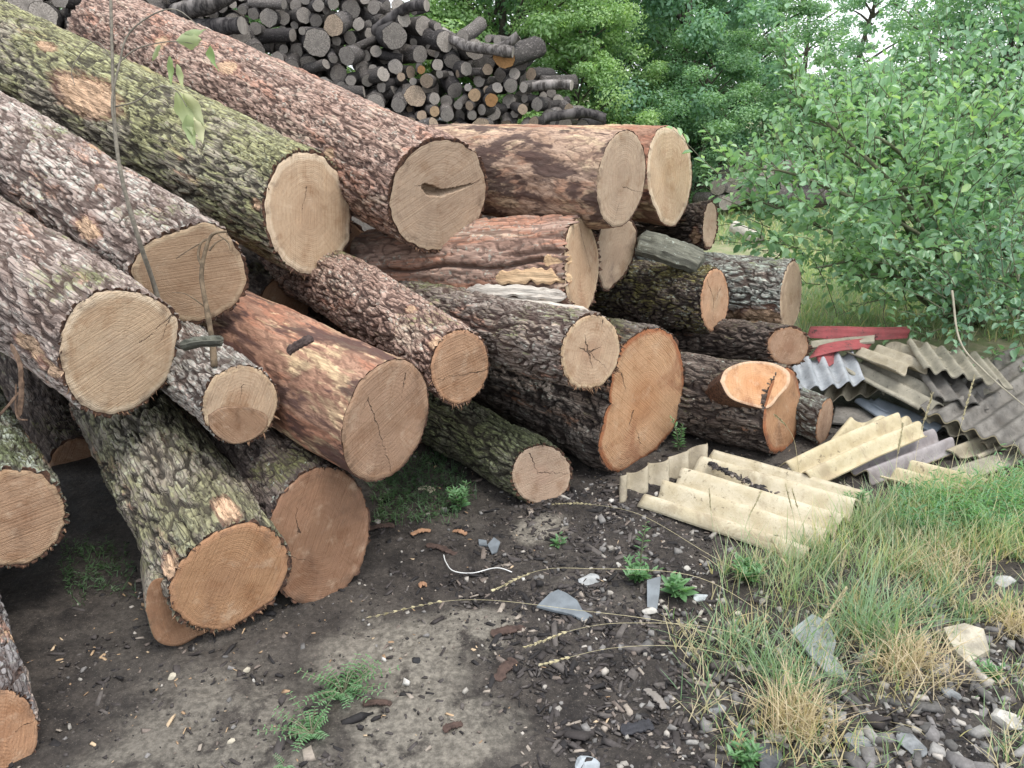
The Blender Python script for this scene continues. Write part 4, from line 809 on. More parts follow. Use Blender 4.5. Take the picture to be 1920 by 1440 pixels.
sheet('red_panel', 'faded red steel panel at the back of the scrap heap', Z(1512, 634, .3), Z(1520, 612, .36), Z(1702, 632, .31), .5, RED, .022, .004, 25, cat='panel', edge=.02)
sheet('red_panel', 'red steel panel lower down next to the log end', Z(1516, 672, .27), Z(1535, 648, .3), Z(1628, 654, .28), .5, RED, .02, .004, 26, cat='panel', edge=.04)
sheet('red_panel', 'small bent red piece dipping under the wavy sheets', Z(1540, 694, .22), Z(1530, 664, .28), Z(1578, 680, .23), .6, RED, .012, .004, 27, cat='panel', edge=.03)
sheet('grey_plank', 'grey plank wedged between the two red panels', Z(1520, 652, .29), Z(1640, 640, .31), Z(1522, 640, .3), .3, WGREY2, .004, .012, 28, cat='plank')
sheet('slate_strip', 'long blue-grey strip sliding out from under the heap', Z(1630, 758, .08), Z(1752, 812, .06), Z(1645, 745, .09), .3, BLUE, .004, .012, 29, cat='strip')
sheet('slate_strip', 'wavy dark grey strip left of the long blue-grey one', Z(1602, 752, .07), Z(1664, 794, .06), Z(1635, 746, .09), .8, BLUE, .008, .008, 30, cat='strip', edge=.03)
sheet('slate_strip', 'dark flat board in the shade behind the cream strips', Z(1560, 792, .03), Z(1700, 806, .03), Z(1565, 762, .04), .3, WGREY, .004, .01, 31, cat='board')

# ------------------------------------------------------------------ foliage tools
def leaf_mat(name, c1, c2, trans=.35, rough=.5, c3=None):
    t = NT(name); r = t.attr('rnd'); c = t.coord()
    colr = t.mix(r, c1, c2)
    if c3: colr = t.mix(t.ramp(r, .86, .95), colr, c3)
    colr = t.mix(t.math('MULTIPLY', t.ramp(t.noise(c, 1.2, 2), .4, .65), .4), colr, t.mix(1.0, colr, (.55, .62, .7), 'MULTIPLY'))
    colr = t.mix(t.math('MULTIPLY', t.ramp(t.noise(t.vadd(c, (7, 3, 5)), 2.6, 2), .45, .65), .5), colr, t.mix(1.0, colr, (1.18, 1.08, .86), 'MULTIPLY'))
    p = t.n('BsdfPrincipled', {'Base Color': colr, 'Roughness': rough, 'Specular IOR Level': .55})
    tr = t.n('BsdfTranslucent', {'Color': t.mix(1.0, colr, (1.15, 1.25, .7), 'MULTIPLY')})
    m = t.n('MixShader', {0: trans, 1: p.outputs[0], 2: tr.outputs[0]})
    t.t.links.new(m.outputs[0], t.out.inputs[0]); return t.mat
def leaf_arrays(pos, dirs, ups, L, W, fold=.25, droop=.15, full=True):
    """folded leaves, two quads each (full) or one quad"""
    pos = np.asarray(pos, float); n = len(pos)
    d = dirs / (np.linalg.norm(dirs, axis=1)[:, None] + 1e-9); s = np.cross(d, ups); s /= np.linalg.norm(s, axis=1)[:, None] + 1e-9; u = np.cross(s, d)
    L = np.broadcast_to(L, (n,))[:, None]; W = np.broadcast_to(W, (n,))[:, None]
    if full:
        v = [pos, pos + d * L * .32 + s * W * .46 + u * W * fold, pos + d * L * .72 + s * W * .38 + u * (W * fold - L * droop * .4), pos + d * L - u * L * droop,
             pos + d * L * .72 - s * W * .38 + u * (W * fold - L * droop * .4), pos + d * L * .32 - s * W * .46 + u * W * fold]
        V = np.stack(v, 1).reshape(-1, 3); k = np.arange(n)[:, None] * 6
        Fc = np.concatenate([k + np.array([0, 1, 2, 3]), k + np.array([0, 3, 4, 5])], 1).reshape(-1, 4); return V, Fc, 2
    v = [pos, pos + d * L * .45 + s * W * .5 + u * W * fold, pos + d * L - u * L * droop, pos + d * L * .45 - s * W * .5 + u * W * fold]
    V = np.stack(v, 1).reshape(-1, 3); k = np.arange(n)[:, None] * 4
    return V, (k + np.array([0, 1, 2, 3])), 1
def rand_unit(r, n): v = r.normal(size=(n, 3)); return v / np.linalg.norm(v, axis=1)[:, None]

# ------------------------------------------------------------------ wood edge: trees
LEAF_A = leaf_mat('tree_leaf_yellowgreen', (0.26, 0.41, 0.18), (0.4, 0.58, 0.28), .45)
LEAF_B = leaf_mat('tree_leaf_green', (0.17, 0.32, 0.175), (0.3, 0.48, 0.265), .45)
LEAF_C = leaf_mat('tree_leaf_bluegreen', (0.15, 0.29, 0.195), (0.26, 0.44, 0.285), .45)  # tree leaf colours lifted and blued to stand in for distance haze
TRUNK = plain('tree_bark', (.13, .115, .095), .9, .5, 14, .02, .1)
def tree_proto(seed, h, w, nleaf, leaf_mat_, leaf=.075, low=.08, clumps=70):
    r = np.random.default_rng(seed)
    prt = []; top = np.array([r.normal(0, .15), r.normal(0, .15), h * .85])
    prt.append(tube(curve_pts([(0, 0, -.2), (r.normal(0, .1), r.normal(0, .1), h * .35), top], 10), np.linspace(.1, .02, 10) * (h / 5), 7))
    cl = []
    for i in range(clumps):
        z = h * (low + (1 - low) * r.random()); k = (z / h - low) / (1 - low)
        rad = w * (.35 + .65 * math.sin(math.pi * min(1, .25 + .72 * k))) * r.uniform(.35, 1.0); a = r.uniform(0, 6.283)
        c = np.array([rad * math.cos(a), rad * math.sin(a), z]); cl.append((c, r.uniform(.22, .5) * w * .5))
        if i % 3 == 0:
            b0 = np.array([0, 0, max(.1, z - rad * .7)]); prt.append(tube(curve_pts([b0, (b0 + c) / 2 + [0, 0, .1], c], 6), np.linspace(.03, .008, 6) * (h / 5), 4, False))
    tv, tf = join(prt)
    per = nleaf // clumps; pos = []; nr = []
    for c, cr in cl:
        u = rand_unit(r, per); rr = cr * r.random(per) ** .45
        p = c + u * rr[:, None] * np.array([1, 1, .62]); pos.append(p); nr.append(u * .6 + [0, 0, .55] + r.normal(0, .45, (per, 3)))
    pos = np.concatenate(pos); nr = np.concatenate(nr); d = np.cross(nr, r.normal(size=nr.shape)) + [0, 0, -.2]
    V, Fc, q = leaf_arrays(pos, d, nr, leaf * r.uniform(.6, 1.3, len(pos)), leaf * .62 * r.uniform(.7, 1.2, len(pos)), .15, .1, False)
    cm = new_mesh('crown', V, Fc, False, {'rnd': ('FACE', np.repeat(np.clip(r.normal(.5, .25, len(pos)), 0, 1), q))}, [leaf_mat_])
    return new_mesh('trunk', tv, tf, True, None, [TRUNK]), cm
TP = [tree_proto(31, 4.8, 2.1, 46000, LEAF_A, .07, .06, 130), tree_proto(32, 5.4, 2.3, 46000, LEAF_B, .072, .06, 130), tree_proto(33, 5.2, 2.0, 44000, LEAF_C, .072, .06, 130), tree_proto(34, 6.5, 1.5, 9000, LEAF_C, .08, .25, 70)]
def tree(px, depth, k, rot, scl, label, name='tree', py=None, group='trees of the wood edge'):
    w = P(px, 200, depth); x, y = w[0], w[1]
    o = empty(name, (x, y, float(Hg(x, y)) - .05), label, 'tree', group); o.rotation_euler.z = rot; o.scale = (scl[0], scl[0], scl[1])
    link('trunk', TP[k][0], o); c = link('crown', TP[k][1], o); return o
for i, (px, dp, k, sx, sz, lab) in enumerate([
    (700, 11.5, 0, 1.0, .95, 'light yellow-green tree right behind the middle of the back stack'),
    (930, 11.2, 0, .95, .9, 'yellow-green leafy tree behind the right shoulder of the back stack'),
    (1080, 10.4, 0, .6, .55, 'low bright green bush at the right tip of the back stack'),
    (1110, 12.6, 1, 1.05, 1.0, 'green tree rising above the right tip of the back stack'),
    (1275, 11.6, 2, 1.0, 1.0, 'dark blue-green tree behind the top right logs'),
    (1385, 12.5, 1, .75, .62, 'green tree left of the gap of sky'),
    (1330, 10.6, 1, .55, .42, 'small dense bush behind the far dark logs'),
    (480, 12.5, 1, 1.1, 1.0, 'tree above the left half of the back stack'),
    (250, 12.0, 0, 1.1, 1.0, 'tree behind the far end of the cracked log'),
    (40, 12.5, 1, 1.1, 1.0, 'tree behind the upper left corner'),
    (850, 14.5, 1, 1.2, 1.15, 'taller tree in the second row behind the yellow-green ones'),
    (1210, 15.5, 2, 1.2, 1.2, 'taller dark tree in the second row behind the top right logs'),
    (1880, 11.5, 2, .85, .7, 'dark tree behind the right side of the willow'),
    (2010, 10.0, 1, 1.0, .9, 'tree at the right edge behind the willow'),
    (1560, 12.0, 2, .8, .36, 'low bushy growth under the gap of sky'),
    (1690, 12.5, 1, .8, .36, 'low bush right of the sky gap, behind the willow top'),
]):
    tree(px, dp, k, i * 1.3, (sx, sz), lab, 'tree' if sz > .6 else 'bush')
for i, (px, dp, sx, sz, lab) in enumerate([(1485, 19, .8, .85, 'slender thin-leaved tree standing at the left of the sky gap'), (1612, 20, 1.0, .8, 'slender tree with a bare stem in the middle of the sky gap'), (1730, 18, 1.1, .85, 'slender thin-leaved tree at the right of the sky gap'), (1850, 19, 1.2, 1.0, 'slender tree high behind the willow')]):
    tree(px, dp, 3, i * 2.1, (sx, sz), lab, 'slender_tree')

# ------------------------------------------------------------------ willow shrub at the right
WIL = leaf_mat('willow_leaf', (0.21, 0.37, 0.215), (0.36, 0.55, 0.33), .45, .36, (.4, .56, .26))
WILD = leaf_mat('willow_leaf_dark', (0.14, 0.27, 0.17), (0.25, 0.42, 0.26), .42, .38)
STEM = plain('willow_stem', (.17, .17, .11), .8, .4, 30, .004, .2)
def shrub(name, label, base, center, radii, nshoot, seed, mat, parts=0, leaf=(.038, .06), nstem=11, extra=()):
    r = np.random.default_rng(seed); base = np.asarray(base, float); center = np.asarray(center, float)
    root = empty(name, base, label, 'shrub'); stems = []; ax = []
    for i in range(nstem):
        e = center + rand_unit(r, 1)[0] * radii * r.uniform(.55, .95); e[2] = max(e[2], base[2] + .4)
        b = base + r.normal(0, .06, 3) * [1, 1, 0]; m = b * .45 + e * .55 + [0, 0, .28] + r.normal(0, .1, 3)
        c = curve_pts([b, m, e], 16); ax.append(c); stems.append(tube(c, np.linspace(.02, .005, 16), 6, False))
    for c in extra:
        c = curve_pts(c, 16); ax.append(c); stems.append(tube(c, np.linspace(.016, .004, 16), 6, False))
    P0 = []; Dd = []; Ll = []; Up = []
    for k in range(nshoot):
        c = ax[r.integers(len(ax))]
        if r.random() < .3: s0 = c[r.integers(5, 16)]
        else:
            u = rand_unit(r, 1)[0] * r.random() ** .35; s0 = center + u * radii * .92
        if s0[2] < .15: s0[2] = .15 + r.random() * .2
        out = unit((s0 - center) / radii + r.normal(0, .35, 3) + [0, 0, .55]); ln = r.uniform(.18, .42)
        e = s0 + out * ln; m = (s0 + e) / 2 + r.normal(0, .03, 3); cc = curve_pts([s0, m, e], 8)
        stems.append(tube(cc[[0, 3, 7]], [.0035, .0025, .0012], 3, False))
        nl = r.integers(8, 14)
        for j, q in enumerate(np.linspace(.1, 1, nl)):
            a = j * 2.4 + r.normal(0, .3); sd = unit(np.cross(out, r.normal(size=3))); s2 = np.cross(out, sd)
            d = unit(out * .55 + (sd * math.cos(a) + s2 * math.sin(a)) * .85 + [0, 0, .12])
            P0.append(cc[min(7, int(q * 7))] + d * .008); Dd.append(d); Ll.append(r.uniform(*leaf) * (1.1 - .45 * q)); Up.append(np.array([0, 0, 1]) + r.normal(0, .36, 3) + np.array([0, -.3, 0]))
    P0, Dd, Ll, Up = map(np.array, (P0, Dd, Ll, Up)); n = len(P0)
    rnd = np.clip(r.normal(.45, .25, n), 0, .85); tipb = r.random(n) < .06; rnd[tipb] = .95
    sv, sf = join(stems); link('stems', new_mesh('stems', sv - base, sf, True, None, [STEM]), root)
    pick = np.zeros(n, bool)
    if parts:
        rel = P0 - CAM; dep = rel @ np.array([0, cp, -sp]); px = 960 + FPX * rel[:, 0] / dep; py = 720 - FPX * (rel @ np.array([0, sp, cp])) / dep
        ok = (px > 0) & (px < 1910) & (py > 5) & (py < 1430); sc_ = np.where(ok, Ll / dep, 0); pick[np.argsort(-sc_)[:parts]] = True
    rest = ~pick
    V, Fc, q = leaf_arrays(P0[rest] - base, Dd[rest], Up[rest], Ll[rest], Ll[rest] * .62)
    o = link('foliage', new_mesh('foliage', V, Fc, True, {'rnd': ('FACE', np.repeat(rnd[rest], q))}, [mat]), root); o['kind'] = 'stuff'
    if parts:
        ms = []
        for i, w in enumerate((.2, .5, .8, .97)):
            V, Fc, q = leaf_arrays(np.zeros((1, 3)), np.array([[0, 1., 0]]), np.array([[0, 0, 1.]]), 1.0, .6); ms.append(new_mesh('leaf', V, Fc, True, {'rnd': ('FACE', [w] * q)}, [mat]))
        for i in np.where(pick)[0]:
            d = unit(Dd[i]); s = unit(np.cross(d, Up[i])); u = np.cross(s, d); L = Ll[i]; p = P0[i] - base
            lo = link('leaf', ms[int(min(3, rnd[i] * 4))], root)
            lo.matrix_basis = Matrix(((s[0] * L, d[0] * L, u[0] * L, p[0]), (s[1] * L, d[1] * L, u[1] * L, p[1]), (s[2] * L, d[2] * L, u[2] * L, p[2]), (0, 0, 0, 1)))
    return root
wb = Z(1815, 610); 
shrub('willow_shrub', 'broad light green willow shrub with round leaves at the right', wb, P(1690, 375, 4.75), np.array([1.02, .75, .76]), 600, 41, WIL, 280, (.05, .085), 12,
      [[wb, P(1770, 520, 4.7), P(1740, 480, 4.6), P(1600, 420, 4.3)], [wb, P(1780, 480, 4.7), P(1500, 330, 4.5), P(1345, 325, 4.3)], [wb, P(1700, 380, 4.6), P(1520, 200, 4.6), P(1470, 110, 4.6)]])
wb2 = Z(1990, 640)
shrub('willow_shrub', 'darker willow shrub filling the right edge behind the light green one', wb2, P(1900, 330, 5.3), np.array([1.15, .8, 1.15]), 520, 42, WILD, 0, (.05, .08), 10)
wb3 = Z(1910, 590)
shrub('low_shrub', 'low dark leafy shrub at the right edge above the heap of sheets', wb3, P(1890, 560, 4.1), np.array([.45, .4, .32]), 150, 43, WILD, 0, (.04, .06), 6)
bare = curve_pts([P(1785, 545, 3.9), P(1800, 640, 3.8), P(1850, 700, 3.7), P(1925, 765, 3.6)], 20)
v_, f_ = tube(bare, np.linspace(.006, .003, 20), 5); tag(link('bare_twig', new_mesh('bare_twig', v_, f_, True, None, [plain('bare_twig', (.32, .29, .22), .8)])), 'long bare twig bowing over the sheets at the right edge', 'twig')

# ------------------------------------------------------------------ grass, weeds
GRASS = leaf_mat('grass_blade', (.15, .25, .13), (.28, .4, .23), .45, .5, (.56, .48, .32))
STRAW = leaf_mat('straw_blade', (0.42, 0.32, 0.2), (0.62, 0.52, 0.36), .35, .6)
WEED = leaf_mat('weed_leaf', (.11, .24, .1), (.2, .36, .17), .42, .45)
PALEG = leaf_mat('pale_grass_blade', (.26, .37, .2), (.42, .52, .32), .5, .5, (.62, .55, .38))
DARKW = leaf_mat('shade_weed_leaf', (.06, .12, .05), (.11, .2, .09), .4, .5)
def blades(pts, h, w, lean, r, bend=.5):
    n = len(pts); a = r.uniform(0, 6.283, n); l = np.abs(r.normal(0, lean, n)); h = h * r.uniform(.45, 1.15, n)
    d = np.stack([np.cos(a) * l, np.sin(a) * l, np.ones(n)], 1); d /= np.linalg.norm(d, axis=1)[:, None]
    s = np.stack([-np.sin(a + r.normal(0, .6, n)), np.cos(a), 0 * a], 1); out = np.stack([np.cos(a), np.sin(a), 0 * a], 1)
    b = bend * r.uniform(.2, 1, n)[:, None]; rows = []
    w = w * r.uniform(.6, 1.2, n)
    for q, ww in ((0, 1), (.4, .9), (.75, .6), (1, .08)):
        c = pts + d * (h * q)[:, None] + (out * b - np.array([0, 0, .35]) * b) * (h * q ** 2.2)[:, None] * .7
        rows += [c - s * (w * ww)[:, None] * .5, c + s * (w * ww)[:, None] * .5]
    V = np.stack(rows, 1).reshape(-1, 3); k = np.arange(n)[:, None] * 8
    Fc = np.concatenate([k + np.array([0, 1, 3, 2]), k + np.array([2, 3, 5, 4]), k + np.array([4, 5, 7, 6])], 1).reshape(-1, 4)
    return V, Fc, 3
def gpt(px, py):
    w = Z(px, py); return np.array([w[0], w[1], float(Hg(w[0], w[1])) - .003])
def grass_stuff(name, label, poly_px, n, h, w, lean, mat, seed, dens=None, rndf=None, cat='grass', bend=.5, clump=0):
    r = np.random.default_rng(seed); pp = np.array(poly_px, float); out = []
    G = np.array([Z(*p)[:2] for p in pp]); lo, hi = G.min(0), G.max(0)
    while len(out) < n:
        q = r.uniform(lo, hi, (n * 2, 2)); ins = np.zeros(len(q), bool); j = len(G) - 1
        for i in range(len(G)):
            cnd = ((G[i, 1] > q[:, 1]) != (G[j, 1] > q[:, 1])) & (q[:, 0] < (G[j, 0] - G[i, 0]) * (q[:, 1] - G[i, 1]) / (G[j, 1] - G[i, 1] + 1e-12) + G[i, 0]); ins ^= cnd; j = i
        q = q[ins]
        nzv = fbm(np.stack([q[:, 0] * 3, q[:, 1] * 3, 0 * q[:, 0] + seed], -1), 3, seed); q = q[r.random(len(q)) < np.clip(.5 + clump * nzv, .02, 1)]
        out += list(q)
    q = np.array(out[:n]); pts = np.column_stack([q, Hg(q[:, 0], q[:, 1]) - .004])
    V, Fc, k = blades(pts, h, w, lean, r, bend); rnd = np.clip(r.normal(.45, .25, n), 0, .84)
    if rndf is not None: st = r.random(n) < rndf; rnd[st] = .97
    return tag(link(name, new_mesh(name, V, Fc, True, {'rnd': ('FACE', np.repeat(rnd, k))}, [mat])), label, cat, kind='stuff')
grass_stuff('grass', 'green and straw grass growing over the rubble at the lower right', [(1330, 1070), (1480, 1035), (1600, 965), (1740, 915), (1940, 890), (1940, 1180), (1780, 1200), (1700, 1170), (1600, 1200), (1450, 1290), (1380, 1220)], 4600, .1, .0038, .6, GRASS, 61, rndf=.4, clump=2.4)
grass_stuff('grass', 'wispy pale grass standing up to the edge of the sheets', [(1330, 1075), (1480, 1040), (1600, 970), (1700, 935), (1940, 900), (1940, 1060), (1700, 1090), (1560, 1130), (1400, 1180)], 1900, .2, .003, .5, PALEG, 67, rndf=.3, clump=1.2)
grass_stuff('grass', 'sparse thin grass among the stones at the bottom right', [(1250, 1150), (1400, 1060), (1940, 1130), (1940, 1460), (1300, 1460)], 1500, .1, .0034, .7, GRASS, 62, rndf=.55, clump=1.8)
grass_stuff('grass', 'bright turf behind the scrap heap', [(1490, 445), (1700, 445), (1930, 520), (1930, 640), (1700, 640), (1500, 640)], 15000, .12, .008, .7, PALEG, 63, rndf=.2, clump=.6)
grass_stuff('grass', 'far rough grass beyond the pile on the right', [(1330, 380), (1600, 380), (1750, 450), (1480, 470), (1340, 460)], 6000, .2, .012, .5, PALEG, 64, rndf=.25)
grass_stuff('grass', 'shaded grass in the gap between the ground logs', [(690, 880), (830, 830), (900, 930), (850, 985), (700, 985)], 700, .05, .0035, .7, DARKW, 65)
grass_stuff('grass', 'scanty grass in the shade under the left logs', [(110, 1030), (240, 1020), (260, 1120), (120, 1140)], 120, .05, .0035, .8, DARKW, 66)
def herb_mat_stuff(name, label, poly_px, n, seed, h=.14, leaf=.035, mat=WEED):
    r = np.random.default_rng(seed); pp = np.array(poly_px, float); prt = []; Pp = []; Dd = []; Uu = []; Ll = []
    lo, hi = pp.min(0), pp.max(0); k = 0
    while k < n:
        x, y = r.uniform(lo, hi); ins = False; j = len(pp) - 1
        for i in range(len(pp)):
            if ((pp[i, 1] > y) != (pp[j, 1] > y)) and (x < (pp[j, 0] - pp[i, 0]) * (y - pp[i, 1]) / (pp[j, 1] - pp[i, 1] + 1e-9) + pp[i, 0]): ins = not ins
            j = i
        if not ins: continue
        k += 1; b = gpt(x, y); hh = h * r.uniform(.5, 1.2); e = b + [r.normal(0, .3) * hh, r.normal(0, .3) * hh, hh]
        for q in np.linspace(.15, 1, r.integers(7, 12)):
            a = r.uniform(0, 6.283); Pp.append(b + (e - b) * q); Dd.append([math.cos(a), math.sin(a), .35 + .7 * q]); Uu.append([r.normal(0, .3), r.normal(0, .3), 1]); Ll.append(leaf * r.uniform(.6, 1.2) * (1.15 - .5 * q))
    Pp, Dd, Uu, Ll = map(np.array, (Pp, Dd, Uu, Ll)); V, Fc, q = leaf_arrays(Pp, Dd, Uu, Ll, Ll * .19, .15, .3)
    return tag(link(name, new_mesh(name, V, Fc, True, {'rnd': ('FACE', np.repeat(np.clip(r.normal(.5, .25, len(Pp)), 0, 1), q))}, [mat])), label, 'weeds', kind='stuff')
herb_mat_stuff('weeds', 'dense fresh green weeds at the right edge in front of the sheets', [(1660, 950), (1800, 930), (1940, 905), (1940, 1030), (1800, 1015), (1670, 1000)], 230, 71, .13, .045, leaf_mat('fresh_weed_leaf', (.12, .27, .13), (.22, .4, .22), .42))
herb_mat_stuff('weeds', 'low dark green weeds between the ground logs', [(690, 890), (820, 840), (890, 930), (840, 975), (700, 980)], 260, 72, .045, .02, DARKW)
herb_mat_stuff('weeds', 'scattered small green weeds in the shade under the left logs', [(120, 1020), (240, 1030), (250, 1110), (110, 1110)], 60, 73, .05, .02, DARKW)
def weed(label, px, py, nstem, h, leaf, seed, spread=.5, wr=.28, mat=WEED, name='weed', pinnate=False, nl=9, up=.7):
    """upright or sprawling weed: stems plus leaves along them"""
    r = np.random.default_rng(seed); b = gpt(px, py); root = empty(name, b, label, 'weed'); prt = []; Pp = []; Dd = []; Uu = []; Ll = []
    for i in range(nstem):
        a = r.uniform(0, 6.283); hh = h * r.uniform(.55, 1.1); o = np.array([math.cos(a), math.sin(a), 0]) * spread * hh * r.uniform(.3, 1)
        e = o + [0, 0, hh * up]; m = o * .4 + [0, 0, hh * up * .65]; c = curve_pts([(0, 0, 0), m, e], 9); prt.append(tube(c[::2], np.linspace(.0016, .0006, 5) * (h / .12 + .4), 4, False))
        T = unit(e - m)
        for j, q in enumerate(np.linspace(.15, 1, nl)):
            p = c[min(8, int(q * 8))]
            if pinnate:
                sd = unit(np.cross(T, [0, 0, 1.])) ; 
                for sg in (-1, 1): Pp.append(p); Dd.append(sd * sg + T * .35); Uu.append([0, 0, 1]); Ll.append(leaf * (1.1 - .5 * q))
            else:
                for z_ in range(2):
                    a2 = r.uniform(0, 6.283); Pp.append(p); Dd.append([math.cos(a2), math.sin(a2), .4 + .6 * q]); Uu.append([r.normal(0, .3), r.normal(0, .3), 1]); Ll.append(leaf * r.uniform(.7, 1.15) * (1.15 - .55 * q))
    v, f = join(prt); link('stems', new_mesh('stems', v, f, True, None, [STEM]), root)
    Pp, Dd, Uu, Ll = map(np.array, (Pp, Dd, Uu, Ll)); V, Fc, q = leaf_arrays(Pp, Dd, Uu, Ll, Ll * wr, .12, .2)
    lo = link('leaves', new_mesh('leaves', V, Fc, True, {'rnd': ('FACE', np.repeat(np.clip(r.normal(.5, .25, len(Pp)), 0, 1), q))}, [mat]), root); lo['kind'] = 'stuff'
    return root
weed('bushy upright green weed left of the small round log', 862, 955, 7, .16, .045, 81, .5, .28, nl=10)
weed('feathery vetch plant on the bare soil in the foreground', 645, 1300, 40, .15, .021, 82, 1.1, .34, pinnate=True, nl=13, up=.45, name='vetch')
weed('smaller vetch plant just below the larger one', 585, 1375, 22, .11, .019, 83, 1.3, .34, pinnate=True, nl=11, up=.4, name='vetch')
weed('tiny vetch sprig at the bottom edge', 535, 1435, 5, .07, .012, 84, 1.2, .3, pinnate=True, nl=8, up=.5, name='vetch')
weed('tall single-stemmed weed in front of the beige standing sheet', 1198, 1080, 1, .26, .035, 85, .1, .25, nl=14, up=1.0)
weed('leafy weed at the foot of the tall single-stemmed one', 1195, 1090, 8, .09, .045, 86, .9, .3)
weed('broad-leaved weed by the grey flat stones', 1275, 1120, 5, .09, .06, 87, .7, .4, nl=5)
weed('little seedling on the pale soil strip', 1045, 1025, 4, .05, .035, 88, .8, .35, nl=4)
weed('weed growing beside the tall orange log end', 1272, 845, 4, .19, .035, 89, .35, .28, up=.95)
weed('green weed at the front corner of the bright cream sheet', 1400, 1090, 9, .1, .05, 90, .8, .3)
weed('bright leafy weed at the bottom edge right of the middle', 1400, 1435, 6, .08, .04, 91, .8, .3)
weed('weed by the half buried cream sheet', 1600, 955, 8, .13, .045, 92, .6, .28)
weed('green weed at the lower right among grey rubble', 1850, 1290, 5, .06, .03, 93, .9, .3)
def tuft(label, px, py, n, h, seed, mat=STRAW, rad=.04, lean=.6, name='grass_tuft'):
    r = np.random.default_rng(seed); b = gpt(px, py); p = np.column_stack([r.normal(0, rad, (n, 2)), np.zeros(n)])
    V, Fc, q = blades(p, h, .0032, lean, r, .9)
    o = link(name, new_mesh(name, V, Fc, True, {'rnd': ('FACE', np.repeat(np.clip(r.normal(.5, .3, n), 0, 1), q))}, [mat])); o.location = b; return tag(o, label, 'grass tuft')
tuft('bleached straw grass tuft standing at the bottom right of centre', 1490, 1370, 330, .15, 101, lean=.35)
tuft('reddish dry grass tuft to the left of the pointed pale stone', 1700, 1265, 420, .13, 102, rad=.055, lean=.8)
tuft('green half of the straw tuft with long leaning blades', 1640, 1210, 200, .26, 103, GRASS, .05, .7)
tuft('green blades rising behind the bleached straw tuft', 1475, 1310, 120, .24, 104, GRASS, .05, .35)
tuft('straw-coloured tuft at the right edge by the rubble', 1905, 1200, 220, .12, 105, lean=.9)
tuft('small faded tuft near the right weeds', 1760, 1085, 260, .12, 106, lean=.8, rad=.08)
tuft('thin green tuft left of the bleached straw tuft', 1400, 1240, 100, .18, 107, GRASS, .06, .5)
SEED = plain('seed_head', (.5, .44, .27), .8, .3, 60, .001)
def stalk(label, ctrl, rad=.001, head=.22, seed=0, mat=None, spk=.017):
    r = np.random.default_rng(seed); c = curve_pts(ctrl, 40); base = c[0]; root = empty('grass_stalk', base, label, 'grass stalk', 'flowering grass stalks')
    v, f = tube(c - base, np.linspace(rad, rad * .5, 40), 4); link('stem', new_mesh('stem', v, f, True, None, [mat or SEED]), root)
    if head > 0:
        k = int(40 * (1 - head)); T = np.gradient(c, axis=0); idx = r.integers(k, 40, 90); p = c[idx] - base; t_ = T[idx] / np.linalg.norm(T[idx], axis=1)[:, None]
        d = t_ + rand_unit(r, 90) * .35; V, Fc, q = leaf_arrays(p, d, rand_unit(r, 90), spk * r.uniform(.6, 1.2, 90), spk * .22, .1, .05); link('seed_head', new_mesh('seed_head', V, Fc, True, None, [SEED]), root)
stalk('grass stalk bowing left over the soil with the lowest drooping head', [Z(1420, 1330, .02), Z(1330, 1190, .16), Z(1050, 1140, .2), Z(860, 1125, .14), Z(697, 1156, .05)], seed=1)
stalk('grass stalk arching left above the flat grey slate', [Z(1450, 1160, .02), Z(1300, 1080, .12), Z(1100, 1066, .14), Z(1010, 1070, .1), Z(930, 1104, .04)], seed=2)
stalk('grass stalk ending in a pale head right below the slate', [Z(1520, 1250, .02), Z(1350, 1180, .1), Z(1180, 1168, .12), Z(1080, 1180, .08), Z(990, 1212, .03)], seed=3)
stalk('grass stalk lying low across the dark chips', [Z(1480, 1260, .02), Z(1300, 1215, .08), Z(1150, 1215, .08), Z(1020, 1245, .03)], seed=4, head=.15)
stalk('pale arching stalk from the small log to the bright sheet', [Z(1420, 1090, .01), Z(1330, 1040, .08), Z(1200, 965, .12), Z(1100, 945, .08), Z(1040, 945, .03)], seed=5, head=.3)
stalk('fluffy-headed stalk in front of the scar log', [Z(1500, 900, .02), P(1490, 830, 3.2), P(1475, 800, 3.15), P(1455, 780, 3.1)], seed=6, head=.35)
for i, (x0, y0, x1, y1, tz, lab) in enumerate([(1360, 1080, 1330, 900, 2.75, 'upright stalk crossing the left part of the bright sheet'), (1430, 1100, 1400, 905, 2.75, 'upright stalk crossing the middle of the bright sheet'), (1490, 1090, 1480, 890, 2.75, 'upright stalk crossing the right part of the bright sheet'), (1530, 1060, 1510, 900, 2.8, 'fine upright stalk at the right end of the bright sheet'),
     (1720, 1000, 1735, 720, 3.1, 'tall stalk with a white feathery head before the grey sheets'), (1765, 1010, 1805, 690, 3.1, 'tallest feathery stalk before the grey sheets'), (1690, 1010, 1710, 780, 3.05, 'shorter feathery stalk before the cream strips'), (1530, 1300, 1600, 1020, 2.4, 'tall green stalk leaning right from the straw tuft'), (1440, 1380, 1560, 1090, 2.2, 'long green stalk slanting up from the bottom right'), (1610, 1200, 1440, 1000, 2.45, 'stalk slanting left over the grass towards the sheet'), (1370, 1440, 1300, 1150, 2.1, 'thin stalk standing at the bottom right of centre')]):
    stalk(lab, [gpt(x0, y0), P((x0 + x1) / 2 - 8 - 14 * math.sin(i * 2.3), (y0 + y1) / 2, tz), P(x1 + 26 * math.sin(i * 1.7), y1 + 20, tz)], .0009, .3, 20 + i, PALEG if i > 6 or i < 4 else None, .012 if i < 4 else .018)

